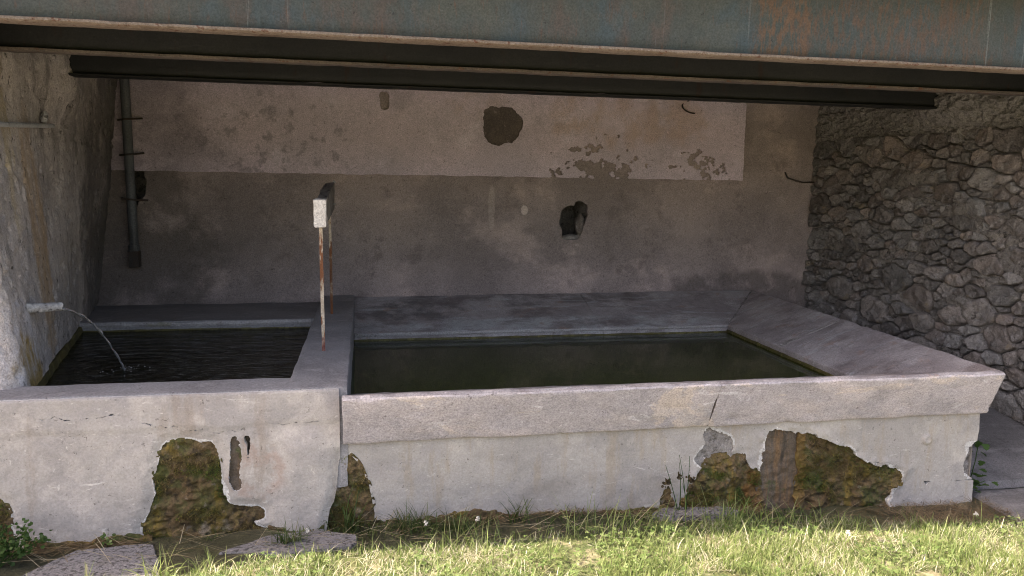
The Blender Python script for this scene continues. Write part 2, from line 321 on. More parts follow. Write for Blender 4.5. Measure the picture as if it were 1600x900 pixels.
MAT['pvc'] = surf('pvc', ((0.1235, 0.13, 0.1398), (0.09425, 0.0975, 0.104), 3), (dict(col=(0.0455, 0.0442, 0.0442), sc=6, lo=.52, hi=.68, mp=(1, 1, .4), k=.8),), rough=.5, bump=((60, .1, .003),))
MAT['iron'] = surf('iron', ((.045, .04, .038), (.07, .05, .04), 8), rough=.7)
MAT['conduit'] = surf('conduit', ((.42, .42, .42), (.34, .34, .335), 5), (dict(col=(.2, .18, .16), sc=20, lo=.55, hi=.68, k=.6),), rough=.5, bump=((100, .2, .003),))
MAT['white_paint'] = surf('white_paint', ((.72, .67, .62), (.60, .545, .495), 9), (
    dict(col=(.26, .20, .155), sc=22, lo=.6, hi=.67, k=.8), dict(col=(.40, .34, .28), sc=8, lo=.56, hi=.7, k=.5)), rough=.6, bump=((60, .4, .006), (180, .4, .003)))
MAT['crusty'] = surf('crusty', ((.50, .49, .48), (.34, .33, .325), 22), (dict(col=(.10, .09, .085), sc=38, lo=.55, hi=.62, k=.9), dict(col=(.68, .66, .64), sc=30, lo=.58, hi=.66)), rough=.6, bump=((60, .8, .008), (150, .7, .004)))
MAT['grey_wood'] = surf('grey_wood', ((.25, .225, .20), (.17, .15, .135), 8), (dict(col=(.07, .06, .05), sc=15, lo=.52, hi=.66, mp=(2, .3, 1)),), rough=.8, bump=((60, .5, .006),))
MAT['rust_post'] = surf('rust_post', ((.56, .47, .37), (.42, .33, .24), 14), (
    dict(col=(.19, .065, .025), sc=24, lo=.47, hi=.56, mp=(1, 1, .3), k=.95), dict(col=(.14, .035, .03), sc=9, lo=.3, hi=.5, box=((-.2, 4.27, .80), (.1, .1, .05), .2, 12), k=.9),
    dict(col=(.14, .05, .02), sc=7, lo=.35, hi=.5, box=((-.2, 5.5, .98), (.1, .1, .26), .2, 9), k=.9)), rough=.75, bump=((120, .6, .004),))
MAT['soil'] = surf('soil', ((0.05704, 0.05386, 0.02475), (0.0372, 0.0355, 0.0165), 5), (
    dict(col=(0.09424, 0.09486, 0.0495), sc=5, lo=.55, hi=.68, k=.7), dict(col=(0.02976, 0.03366, 0.00825), sc=7, lo=.54, hi=.66, k=.8), dict(col=(0.01488, 0.0153, 0.007425), sc=25, lo=.56, hi=.66, k=.8)),
    rough=.55, rough_var=.2, spec=.5, bump=((20, .6, .03), (90, .8, .012)))
MAT['ground'] = surf('ground', ((.075, .10, .035), (.12, .115, .05), 3), (
    dict(col=(.27, .235, .15), sc=8, lo=.5, hi=.64, k=.8), dict(col=(.05, .08, .02), sc=14, lo=.54, hi=.64, k=.7), dict(col=(.05, .04, .025), sc=30, lo=.58, hi=.68, k=.7)), bump=((30, .8, .03), (110, .8, .01)))
MAT['path'] = surf('path', ((0.2852, 0.279, 0.2666), (0.2356, 0.2294, 0.2201), 2), (dict(col=(0.1736, 0.1674, 0.155), sc=9, lo=.56, hi=.7, k=.5), dict(col=(0.093, 0.0868, 0.0806), sc=80, lo=.62, hi=.7, k=.6)), bump=((60, .4, .01),))
MAT['granite'] = surf('granite', ((0.2138, 0.2041, 0.2106), (0.1685, 0.162, 0.1685), 5), (
    dict(col=(0.05508, 0.05184, 0.05184), sc=62, lo=.51, hi=.58, mp=(.7, 1, 1), k=.85), dict(col=(0.3046, 0.2916, 0.2916), sc=50, lo=.6, hi=.68, k=.6), dict(col=(0.1102, 0.0972, 0.07776), sc=5, lo=.58, hi=.7, k=.5)), bump=((62, .8, .012), (150, .5, .004)))
MAT['floor'] = surf('floor', ((0.1785, 0.1696, 0.1696), (0.119, 0.113, 0.113), 2.5), (
    dict(col=(0.2499, 0.238, 0.238), sc=5, lo=.52, hi=.66, mp=(.5, 1.5, 1), k=.6), dict(col=(0.0595, 0.05652, 0.05355), sc=3.5, lo=.52, hi=.68, mp=(.7, 1.4, 1), k=.7), dict(col=(0.0476, 0.04165, 0.03868), sc=60, lo=.64, hi=.7, k=.6)), bump=((40, .4, .012), (140, .4, .005)))
MAT['jet'] = None
m = bpy.data.materials.new('jet_water'); m.use_nodes = True
pb = m.node_tree.nodes['Principled BSDF']; pb.inputs['Base Color'].default_value = (.85, .87, .9, 1); pb.inputs['Roughness'].default_value = .06
pb.inputs['IOR'].default_value = 1.33; pb.inputs['Transmission Weight'].default_value = .88
MAT['jet'] = m
MAT['foam'] = surf('foam', ((.6, .6, .6), (.5, .5, .5), 20), rough=.3)
MAT['water_left'] = watermat('water_left', (.34, .36, .27), 9, .85, (.5, 1.7, 1), .45, (.018, .018, .012))
MAT['water_right'] = watermat('water_right', (.60, .68, .36), 3.0, .05, (1, 1, 1), .5, (.042, .066, .010))
MAT['grass'] = leafmat('grass', [(.07, .115, .026), (.125, .185, .05), (.19, .245, .08), (.27, .30, .13), (.42, .40, .28), (.58, .55, .44)], .45)
MAT['tuft'] = leafmat('tuft', [(.03, .055, .012), (.05, .085, .02), (.075, .11, .03), (.15, .14, .06)], .3)
MAT['straw'] = leafmat('straw', [(.13, .09, .05), (.24, .185, .11), (.36, .30, .19), (.42, .37, .27)], .15)
MAT['thatch'] = leafmat('thatch', [(.07, .045, .025), (.13, .085, .045), (.21, .15, .085), (.28, .22, .14)], .1)
MAT['clover'] = leafmat('clover', [(.06, .105, .025), (.10, .16, .042), (.15, .205, .07), (.20, .25, .10)], .35)
MAT['weed'] = leafmat('weed', [(.025, .06, .012), (.045, .09, .02), (.07, .12, .03)], .3)
MAT['mosstuft'] = leafmat('mosstuft', [(.045, .10, .018), (.09, .14, .025), (.20, .17, .04), (.12, .085, .035), (.28, .22, .10)], .2)
MAT['seed'] = leafmat('seed', [(.03, .02, .012), (.06, .045, .02), (.09, .06, .03)], .1)
MAT['petal'] = leafmat('petal', [(.6, .57, .52), (.75, .73, .68)], .3)

# ------------------------------------------------------------------ object helpers
def finish(o, parent):
    COL.objects.link(o)
    if parent is not None:
        o.parent = parent
        o.location = -parent.location
    return o
def mesh(name, verts, faces, mat, parent=None, smooth=True, sharp=35, tint=None):
    me = bpy.data.meshes.new(name)
    v = verts.tolist() if isinstance(verts, np.ndarray) else verts
    me.from_pydata(v, [], faces.tolist() if isinstance(faces, np.ndarray) else faces)
    me.materials.append(MAT[mat] if isinstance(mat, str) else mat)
    if smooth:
        me.polygons.foreach_set('use_smooth', np.ones(len(me.polygons), bool))
        if sharp: me.set_sharp_from_angle(angle=math.radians(sharp))
    if tint is not None:
        a = me.attributes.new('tint', 'FLOAT', 'POINT'); a.data.foreach_set('value', np.asarray(tint, np.float32))
    me.update()
    return finish(bpy.data.objects.new(name, me), parent)
def thing(name, label, cat, loc=(0, 0, 0), group=None):
    o = bpy.data.objects.new(name, None); o.empty_display_size = .1; COL.objects.link(o); o.location = loc
    o['label'] = label; o['category'] = cat
    if group: o['group'] = group
    return o
def tag(o, label, cat, group=None):
    o['label'] = label; o['category'] = cat
    if group: o['group'] = group
    return o
def kind(o, k, label=None):
    o['kind'] = k
    if label: o['label'] = label
    return o
def recenter(o, loc):
    """move the origin of a world-baked mesh to loc"""
    loc = Vector(loc); o.data.transform(Matrix.Translation(-loc)); o.location = loc if o.parent is None else loc - o.parent.location
    return o

def grid_faces(nu, nv, keep=None):
    i, j = np.meshgrid(np.arange(nu - 1), np.arange(nv - 1), indexing='ij')
    if keep is not None: i, j = i[keep], j[keep]
    else: i, j = i.ravel(), j.ravel()
    a = i * nv + j
    return np.stack([a, a + nv, a + nv + 1, a + 1], 1)

def relief(name, us, vs, pos, disp, mat, parent, field=None, rim=0., flip=False, sharp=40, thin=None, edge=None):
    """sheet over (u,v): pos(u,v,d)->xyz with d along the outward normal; where field(u,v)<0 the sheet is cut away and the cut edge gets a real thickness"""
    U, V = np.meshgrid(us, vs, indexing='ij'); nu, nv = U.shape
    keep = None
    if field is not None:
        hu, hv = us[1] - us[0], vs[1] - vs[0]
        F = field(U, V)
        K = F
        if thin is not None:
            T_ = thin(U, V); F = np.minimum(F, T_); K = np.minimum(K, T_ - .42 * hu)
        keep = (K[:-1, :-1] + K[1:, :-1] + K[:-1, 1:] + K[1:, 1:]) > 0
        gu, gv = np.gradient(F, hu, hv); g2 = gu * gu + gv * gv + 1e-6
        k = F / g2; su, sv = -k * gu, -k * gv
        mlen = np.hypot(su, sv); mx = .75 * min(hu, hv)
        near = np.zeros_like(F, bool)
        any_out = np.zeros_like(F, bool); any_in = np.zeros_like(F, bool)
        for a in (0, 1):
            for b in (0, 1):
                any_in[a:nu - 1 + a, b:nv - 1 + b] |= keep
                any_out[a:nu - 1 + a, b:nv - 1 + b] |= ~keep
        near = any_in & any_out
        sc_ = np.where(near, np.minimum(1, mx / np.maximum(mlen, 1e-9)), 0)
        U = U + su * sc_; V = V + sv * sc_
    D = disp(U, V)
    P = pos(U, V, D).reshape(-1, 3)
    Fc = grid_faces(nu, nv, keep)
    if flip: Fc = Fc[:, ::-1]
    verts = P
    faces = Fc
    if field is not None and rim > 0:
        e = np.concatenate([Fc[:, [0, 1]], Fc[:, [1, 2]], Fc[:, [2, 3]], Fc[:, [3, 0]]])
        key = np.sort(e, 1); code = key[:, 0] * (nu * nv) + key[:, 1]
        uq, idx, cnt = np.unique(code, return_index=True, return_counts=True)
        be = e[idx[cnt == 1]]
        vi = np.unique(be); mp = -np.ones(nu * nv, np.int64); mp[vi] = np.arange(len(vi)) + len(P)
        Pb = pos(U, V, D - rim).reshape(-1, 3)[vi]
        verts = np.concatenate([P, Pb])
        faces = np.concatenate([Fc, np.stack([be[:, 1], be[:, 0], mp[be[:, 0]], mp[be[:, 1]]], 1)])
    used = np.unique(faces); re = -np.ones(len(verts), np.int64); re[used] = np.arange(len(used))
    o = mesh(name, verts[used], re[faces], mat, parent, True, sharp)
    if edge:
        o.data.materials.append(MAT[edge[0]])
        Fe = edge[2](U, V) - edge[1] * (.55 + 1.1 * fbm(np.stack([U, 0 * U, V], -1), 9, 4, 77))
        fe = Fe.ravel()[Fc].mean(1) < 0
        idx = np.zeros(len(faces), np.int32); idx[:len(Fc)] = fe
        idx[len(Fc):] = 1
        o.data.polygons.foreach_set('material_index', idx)
    return o

def poly_sdf(poly, sm=2, jitter=0.):
    """negative inside"""
    p = np.array(poly, float)
    for _ in range(sm):
        q = np.roll(p, -1, 0); p = np.stack([.75 * p + .25 * q, .25 * p + .75 * q], 1).reshape(-1, 2)
    def f(U, V, wamp=.012, wsc=14, seed=3):
        X = np.stack([U, V, np.zeros_like(U)], -1)
        x = U + wamp * fbm(X, wsc, 6, seed, .62); y = V + wamp * fbm(X + 9.1, wsc, 6, seed + 7, .62)
        best = np.full(U.shape, 1e9); ins = np.zeros(U.shape, bool)
        n = len(p)
        for i in range(n):
            ax, ay = p[i]; bx, by = p[(i + 1) % n]; dx, dy = bx - ax, by - ay
            t = np.clip(((x - ax) * dx + (y - ay) * dy) / (dx * dx + dy * dy + 1e-12), 0, 1)
            best = np.minimum(best, np.hypot(x - ax - t * dx, y - ay - t * dy))
            c = ((ay > y) != (by > y)); 
            if dy != 0: ins ^= c & (x < (bx - ax) * (y - ay) / dy + ax)
        return np.where(ins, -best, best)
    return f
def line_sdf(pts, wid, wamp=.006, wsc=30, seed=5):
    p = np.array(pts, float)
    def f(U, V):
        X = np.stack([U, V, np.zeros_like(U)], -1)
        x = U + wamp * fbm(X, wsc, 4, seed, .6); y = V + wamp * fbm(X + 5.1, wsc, 4, seed + 3, .6)
        best = np.full(U.shape, 1e9)
        for (ax, ay), (bx, by) in zip(p[:-1], p[1:]):
            dx, dy = bx - ax, by - ay
            t = np.clip(((x - ax) * dx + (y - ay) * dy) / (dx * dx + dy * dy + 1e-12), 0, 1)
            best = np.minimum(best, np.hypot(x - ax - t * dx, y - ay - t * dy))
        return best - wid
    return f

def loft(name, A, B, mat, parent, seg=.03, amp=.003, nsc=9, seed=1, caps=True, chips=.0, sharp=40):
    """closed section A carried to closed section B, both rings split finely, with worn noisy faces and rounded arrises"""
    A = np.array(A, float); B = np.array(B, float); m_ = len(A)
    ra, rb = [], []
    for i in range(m_):
        L = max(np.linalg.norm(A[(i + 1) % m_] - A[i]), np.linalg.norm(B[(i + 1) % m_] - B[i]))
        k = max(1, int(round(L / seg)))
        ts = [0.0] + ([min(.2, .008 / L)] if L > .05 else []) + [q / k for q in range(1, k)] + ([1 - min(.2, .008 / L)] if L > .05 else [])
        for t in sorted(set(ts)):
            ra.append(A[i] * (1 - t) + A[(i + 1) % m_] * t); rb.append(B[i] * (1 - t) + B[(i + 1) % m_] * t)
    ra, rb = np.array(ra), np.array(rb)
    # round the arris: corner vertices pulled inwards
    cen_a, cen_b = ra.mean(0), rb.mean(0)
    def rnd(r, S, c):
        for q in S:
            d = np.linalg.norm(r - q, axis=1); k = np.argmin(d); n_ = len(r)
            r[k] = .5 * r[k] + .25 * r[(k - 1) % n_] + .25 * r[(k + 1) % n_]
        return r
    ra, rb = rnd(ra, A, cen_a), rnd(rb, B, cen_b)
    L = np.linalg.norm(rb - ra, axis=1).mean(); n = max(2, int(L / seg)); nr = len(ra)
    ts = np.unique(np.clip(np.concatenate([np.linspace(0, 1, n + 1), [.006 / L, 1 - .006 / L]]), 0, 1))
    V = np.stack([ra * (1 - t) + rb * t for t in ts], 0)
    nse = np.stack([fbm(V, nsc, 4, seed + 11 * k, .55) for k in range(3)], -1)
    V = V + amp * nse
    if chips:
        cen = V.mean(1, keepdims=True)
        d = np.linalg.norm(V - cen, axis=2, keepdims=True)
        ch = np.clip(fbm(V, 16, 3, seed + 77)[..., None] - .55, 0, 1)
        V = V + (cen - V) / d * ch * chips
    # pull the end rings slightly in for a worn end
    for k in (0, -1):
        c = V[k].mean(0); V[k] = c + (V[k] - c) * .99
    N_ = len(ts)
    verts = V.reshape(-1, 3); faces = []
    for i in range(N_ - 1):
        for j in range(nr):
            a, b = i * nr + j, i * nr + (j + 1) % nr
            faces.append((a, b, b + nr, a + nr))
    if caps:
        faces.append(tuple(range(nr - 1, -1, -1))); faces.append(tuple((N_ - 1) * nr + j for j in range(nr)))
    vol = 0.
    for f in faces:
        p = verts[list(f)]; vol += np.dot(p[0], sum(np.cross(p[i], p[i + 1]) for i in range(1, len(f) - 1)))
    if vol < 0: faces = [f[::-1] for f in faces]
    return mesh(name, verts, faces, mat, parent, True, sharp)

def box(name, a, b, mat, parent, bev=.004):
    (x0, y0, z0), (x1, y1, z1) = a, b
    import bmesh
    bm = bmesh.new(); bmesh.ops.create_cube(bm, size=1)
    for v in bm.verts:
        v.co = Vector(((x0 + x1) / 2 + v.co.x * (x1 - x0), (y0 + y1) / 2 + v.co.y * (y1 - y0), (z0 + z1) / 2 + v.co.z * (z1 - z0)))
    if bev: bmesh.ops.bevel(bm, geom=bm.edges[:], offset=bev, segments=2, affect='EDGES', profile=.5)
    me = bpy.data.meshes.new(name); bm.to_mesh(me); bm.free(); me.materials.append(MAT[mat])
    return finish(bpy.data.objects.new(name, me), parent)

def tube(name, pts, rad, mat, parent=None, n=10, caps=True, wob=0., seed=1, tint=None):
    pts = np.array(pts, float); m_ = len(pts)
    rad = np.full(m_, rad) if np.isscalar(rad) else np.array(rad)
    T = np.gradient(pts, axis=0); T /= np.linalg.norm(T, axis=1, keepdims=True)
    ref = np.array([0, 0, 1.]) if abs(T[0, 2]) < .9 else np.array([1., 0, 0])
    V = []
    for i in range(m_):
        s = np.cross(T[i], ref); s /= np.linalg.norm(s); t = np.cross(s, T[i])
        for k in range(n):
            a = 2 * math.pi * k / n
            V.append(pts[i] + rad[i] * (math.cos(a) * s + math.sin(a) * t))
    V = np.array(V)
    if wob: V = V + wob * np.stack([fbm(V, 60, 3, seed + k) for k in range(3)], -1)
    F = [(i * n + k, i * n + (k + 1) % n, (i + 1) * n + (k + 1) % n, (i + 1) * n + k) for i in range(m_ - 1) for k in range(n)]
    if caps: F += [tuple(range(n - 1, -1, -1)), tuple((m_ - 1) * n + k for k in range(n))]
    return mesh(name, V, F, mat, parent, True, 50, tint=None if tint is None else np.full(len(V), tint))

# ------------------------------------------------------------------ ground
BX = [-9, -1.4, -.4, .05, .7, 1.43, 2.06, 2.8, 3.3, 12]
BZ = [.13, .13, .138, .123, .113, .091, .049, .012, .0, .0]
def base_z(x): return np.interp(x, BX, BZ)
def edge_y(x):      # where the turf begins in front of the wet gutter
    return np.interp(x, [-2, -.9, -.5, 0, .6, 1.3, 2.0, 2.6, 3.2, 6], [3.14, 3.09, 3.12, 3.18, 3.23, 3.25, 3.29, 3.27, 3.19, 3.08])
def ground_z(x, y):
    e = edge_y(x)
    z = base_z(x) - .015 + .045 * sstep(.03, -.12, y - e)
    z = z - .4 * sstep(3.56, 3.75, y) + .012 * fbm(np.stack([x, y, 0 * x], -1), 6, 3, 4)
    far = sstep(8, 25, np.hypot(x, y))
    return z * (1 - far) + far * .02
def axis(lo, hi, fine_lo, fine_hi, h, grow=1.35):
    a = list(np.arange(fine_lo, fine_hi + h / 2, h)); s = h; v = a[-1]
    while v < hi: s *= grow; v += s; a.append(v)
    s = h; v = a[0]
    while v > lo: s *= grow; v -= s; a.insert(0, v)
    return np.array(a)
gx, gy = axis(-400, 400, -2.6, 5.2, .03), axis(-400, 400, 2.4, 3.8, .02)
GX, GY = np.meshgrid(gx, gy, indexing='ij')
P = np.stack([GX, GY, ground_z(GX, GY)], -1)
cy = (gy[:-1] + gy[1:]) / 2
gf = grid_faces(len(gx), len(gy))
g = mesh('ground', P.reshape(-1, 3), gf, 'ground', None, True, None)
g.data.materials.append(MAT['soil'])
jj = gf[:, 0] // len(gy); kk = gf[:, 0] % len(gy)
fx_, fy_ = gx[jj], gy[kk]
soil = (fy_ > edge_y(fx_) - .05 + .05 * fbm(np.stack([fx_, fy_, 0 * fx_], -1), 7, 3, 8)) & (fx_ > -4) & (fx_ < 6) & (fy_ < 8)
g.data.polygons.foreach_set('material_index', soil.astype(np.int32))
kind(g, 'structure')
# pale concrete path in front of the turf strip
def path_edge(x): return 2.88 - .045 * x - .05 * sstep(.2, 2.2, x)
xs = np.linspace(-7, 9, 200); ys = np.linspace(0, 1, 24)
XX, TT = np.meshgrid(xs, ys, indexing='ij')
YY = -1.2 + TT * (path_edge(XX) + .02 * fbm(np.stack([XX, 0 * XX, 0 * XX], -1), 5, 3, 9) + 1.2)
ZZ = base_z(XX) + .045 + .003 * fbm(np.stack([XX, YY, 0 * XX], -1), 5, 3, 2) - .035 * (TT > .999) 
kind(mesh('path', np.stack([XX, YY, ZZ], -1).reshape(-1, 3), grid_faces(200, 24), 'path'), 'structure')

# ------------------------------------------------------------------ back wall
YB = 6.42
back = thing('plaster_wall', 'long grey plastered wall behind the basins with a paler upper half', 'wall', (1.2, YB, .4))
hole_f = poly_sdf([(1.712, 1.494), (1.779, 1.527), (1.819, 1.517), (1.836, 1.56), (1.922, 1.555), (1.941, 1.463), (1.92, 1.391), (1.899, 1.319), (1.873, 1.241), (1.805, 1.215), (1.729, 1.241), (1.692, 1.351)], 1)
hole2_f = poly_sdf([(-1.74, 1.75), (-1.66, 1.769), (-1.624, 1.76), (-1.605, 1.668), (-1.625, 1.545), (-1.663, 1.505), (-1.74, 1.505)], 1)
bpos = lambda U, V, D: np.stack([U, YB - D, V], -1)
def bfield(U, V):
    return np.minimum(hole_f(U, V, .016, 16), hole2_f(U, V, .02, 14))
def bdisp(U, V):
    X = np.stack([U, 0 * U, V], -1)
    d = .008 * fbm(X, 1.6, 4, 21) + .0025 * fbm(X, 14, 4, 25)
    h = hole_f(U, V, .016, 16)
    return d - .012 * sstep(.05, .0, h) * (.5 + fbm(X, 18, 3, 5)) - .006 * sstep(.004, .0, line_sdf([(-1.68, 1.16), (-1.55, 1.15), (-1.38, 1.20)], 0)(U, V))
relief('wall_face', np.arange(-2.2, 4.5, .018), np.arange(.3, 2.76, .018), bpos, bdisp, 'wall_low', back, bfield, .05)
def recess(parent, x0, x1, z0, z1, dep):
    xs, zs = np.linspace(x0, x1, 16), np.linspace(z0, z1, 16)
    V, F = [], []
    ring = lambda y, s: [((x0 + x1) / 2 + (x - (x0 + x1) / 2) * s, y, (z0 + z1) / 2 + (z - (z0 + z1) / 2) * s) for x, z in
                         [(x, z0) for x in xs] + [(x1, z) for z in zs[1:]] + [(x, z1) for x in xs[::-1][1:]] + [(x0, z) for z in zs[::-1][1:-1]]]
    R_ = [ring(YB + .02 + dep * k / 8, 1 - .25 * k / 8) for k in range(9)]
    n = len(R_[0]); V = np.array(sum(R_, []))
    V = V + .02 * np.stack([fbm(V, 14, 4, 50 + k) for k in range(3)], -1)
    for i in range(8):
        for k in range(n): F.append((i * n + k, i * n + (k + 1) % n, (i + 1) * n + (k + 1) % n, (i + 1) * n + k))
    F.append(tuple(8 * n + k for k in range(n)))
    return mesh('hole_lining', V, F, 'mortar', parent)
recess(back, 1.66, 1.97, 1.19, 1.58, .38)
recess(back, -1.80, -1.58, 1.47, 1.79, .30)
# broken rubble seen in the mouth of the hole
def rubble(name, c, s, mat, parent, seed):
    import bmesh
    bm = bmesh.new(); bmesh.ops.create_icosphere(bm, subdivisions=2, radius=1)
    V = np.array([v.co[:] for v in bm.verts]); F = [[v.index for v in f.verts] for f in bm.faces]; bm.free()
    n = fbm(V, 1.6, 3, seed)[:, None]
    V = V * (1 + .35 * n) * np.array(s) + np.array(c)
    return mesh(name, V, F, mat, parent, True, 30)
rubble('rubble_stone', (1.80, YB + .05, 1.235), (.085, .05, .035), 'stone', back, 3)
rubble('rubble_stone', (1.895, YB + .07, 1.36), (.04, .06, .09), 'stone', back, 4)
rubble('rubble_stone', (1.90, YB + .05, 1.25), (.035, .04, .04), 'stone', back, 6)
# thicker pale render on the upper half, patched and flaking
patch_f = poly_sdf([(1.003, 2.268), (1.046, 2.321), (1.18, 2.336), (1.262, 2.318), (1.345, 2.258), (1.357, 2.19), (1.336, 2.121), (1.282, 2.046), (1.184, 2.022), (1.103, 2.015), (1.048, 2.061), (1.015, 2.128)], 1)
patch2_f = poly_sdf([(.169, 2.42), (.25, 2.42), (.245, 2.285), (.214, 2.263), (.178, 2.293)], 1)
def pfield(U, V):
    X = np.stack([U, 0 * U, V], -1)
    peel = np.clip(1 - np.hypot((U - 2.05) / .55, (V - 1.83) / .26), 0, 1) * 1.0
    peel = np.maximum(peel, .9 * np.clip(1 - np.hypot((U - 2.95) / .36, (V - 1.88) / .2), 0, 1))
    peel = np.maximum(peel, .7 * np.clip(1 - np.hypot((U - 2.02) / .22, (V - 2.06) / .12), 0, 1))
    n = fbm(X, 15, 6, 61, .75)
    fl = (.62 - peel - .55 * n) * .06
    fl = np.where(peel <= 0, .05, fl)
    edge = np.minimum(3.368 + .004 * fbm(X, 20, 3, 3) - U, V - 1.757 - .004 * fbm(X, 12, 3, 4))
    return np.minimum.reduce([patch_f(U, V, .012, 16), patch2_f(U, V, .01, 20), fl, edge])
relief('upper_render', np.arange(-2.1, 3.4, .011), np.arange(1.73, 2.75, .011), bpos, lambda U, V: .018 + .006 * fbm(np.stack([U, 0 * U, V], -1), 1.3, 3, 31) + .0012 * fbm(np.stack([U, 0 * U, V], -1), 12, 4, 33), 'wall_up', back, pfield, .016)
relief('repair_patch', np.arange(.97, 1.39, .012), np.arange(1.98, 2.37, .012), bpos, lambda U, V: .008 + .004 * fbm(np.stack([U, 0 * U, V], -1), 22, 4, 35), 'wall_patch', back, lambda U, V: .03 - patch_f(U, V, .012, 16), .004)
# solid masonry behind the faces
box('wall_body', (-2.6, YB + .45, -.4), (4.9, YB + .8, 2.75), 'core', back, 0)

# ------------------------------------------------------------------ left wall
def leftX(Y, z):
    b = -1.447 - .198 * (Y - 3.67); t = -1.70 - .036 * (Y - 4.2); k = (z - .75) / 1.6
    return b + (t - b) * k
lw = thing('rough_wall', 'rough stained rendered wall with the water spout and long rust streaks', 'wall', (-1.7, 4.9, 0))
def lpos(U, V, D):
    R_, us = .09, 3.71
    a = np.clip((us - U) / R_, 0, math.pi / 2); s = np.clip(us - R_ * math.pi / 2 - U, 0, None)
    Yc = np.maximum(U, us)
    X = leftX(Yc, V) - R_ * (1 - np.cos(a)) - s; Y = Yc - R_ * np.sin(a)
    return np.stack([X + D * np.cos(a), Y - D * np.sin(a), V], -1)
cr1 = line_sdf([(5.45, 1.68), (5.50, 1.60), (5.50, 1.50), (5.60, 1.36), (5.66, 1.22), (5.72, 1.05)], 0, .015, 14)
def ldisp(U, V):
    X = np.stack([0 * U, U, V], -1)
    d = .010 * fbm(X, 1.7, 4, 41) + .003 * fbm(X * np.array([1, 1, .5]), 8, 4, 43, .6) + .0025 * fbm(X, 30, 3, 45)
    d = d - .009 * sstep(.42, .5, fbm(X, 4, 5, 47, .65)) - .02 * sstep(.015, .0, cr1(U, V))
    d = d + .09 * np.exp(-((U - 5.1) / .35) ** 2) * sstep(2.0, 2.25, V) + .035 * np.exp(-((U - 4.25) / .2) ** 2) * sstep(2.1, 2.3, V)
    d = d + .07 * sstep(4.08, 3.98, U) * sstep(2.22, 2.32, V) * sstep(3.6, 3.75, U)
    d = d - .010 * sstep(.5, .65, fbm(X * np.array([1, 1, .6]), 24, 3, 49, .6))
    return d
relief('wall_face', np.arange(2.6, 6.5, .014), np.arange(.74, 2.76, .014), lpos, ldisp, 'left_wall', lw, None, 0, False)
# end face turned to the open front, and the mass behind
v_ = [(-2.2, 3.70, .5), (-2.2, 3.70, 2.75), (-3.6, 3.70, 2.75), (-3.6, 3.70, .5),
      (-3.6, 7.2, -.1), (-3.6, 7.2, 2.75)]
mesh('wall_end', v_, [(0, 1, 2, 3), (3, 2, 5, 4)], 'left_wall', lw, False)

box('wall_body', (-8, 3.70, -.3), (-2.27, 7.2, 2.69), 'left_wall', lw, 0)
box('wall_body', (-8, 3.47, -.3), (-2.27, 3.69, .60), 'left_wall', lw, 0)
# ------------------------------------------------------------------ right wall of stones
sw = thing('stone_wall', 'rubble stone wall with deep joints and a roughcast band along its top', 'wall', (4.3, 4.8, 0))
KW = .13; nrm = np.array([-1, -KW, 0]) / math.hypot(1, KW)
def rpos(U, V, D):
    return np.stack([4.1 + KW * (YB - U) + nrm[0] * D, U + nrm[1] * D, V], -1)
U0, U1, V0, V1 = 3.30, 6.46, .06, 2.10
def mdisp(U, V):
    X = np.stack([0 * U, U, V], -1)
    return -.014 + .05 * sstep(.18, .6, fbm(X * np.array([1, .8, 1.3]), 2.6, 4, 52, .6)) + .028 * fbm(X, 2.4, 3, 51) * sstep(4.0, 5.2, U) + .014 * fbm(X, 11, 4, 53, .6) + .006 * fbm(X, 38, 3, 55)
relief('mortar', np.arange(3.1, 6.5, .016), np.arange(-.15, 2.2, .016), rpos, mdisp, 'mortar', sw, None, 0, True)
def band_disp(U, V):
    X = np.stack([0 * U, U, V], -1)
    lo = 2.08 + .02 * fbm(X, 4, 3, 71)
    return -.03 + .05 * sstep(lo - .03, lo + .05, V) + .017 * fbm(X, 28, 3, 57, .7) + .010 * np.abs(fbm(X, 55, 2, 58)) + .01 * fbm(X, 3, 3, 59) + .10 * np.exp(-((U - 5.0) / .4) ** 2) * sstep(2.15, 2.3, V) - .03 * sstep(.008, 0, line_sdf([(6.4, 2.36), (5.9, 2.37), (5.4, 2.35), (4.9, 2.40)], 0)(U, V))
relief('roughcast_band', np.arange(3.1, 6.5, .012), np.arange(2.0, 2.76, .012), rpos, band_disp, 'roughcast', sw, None, 0, True)
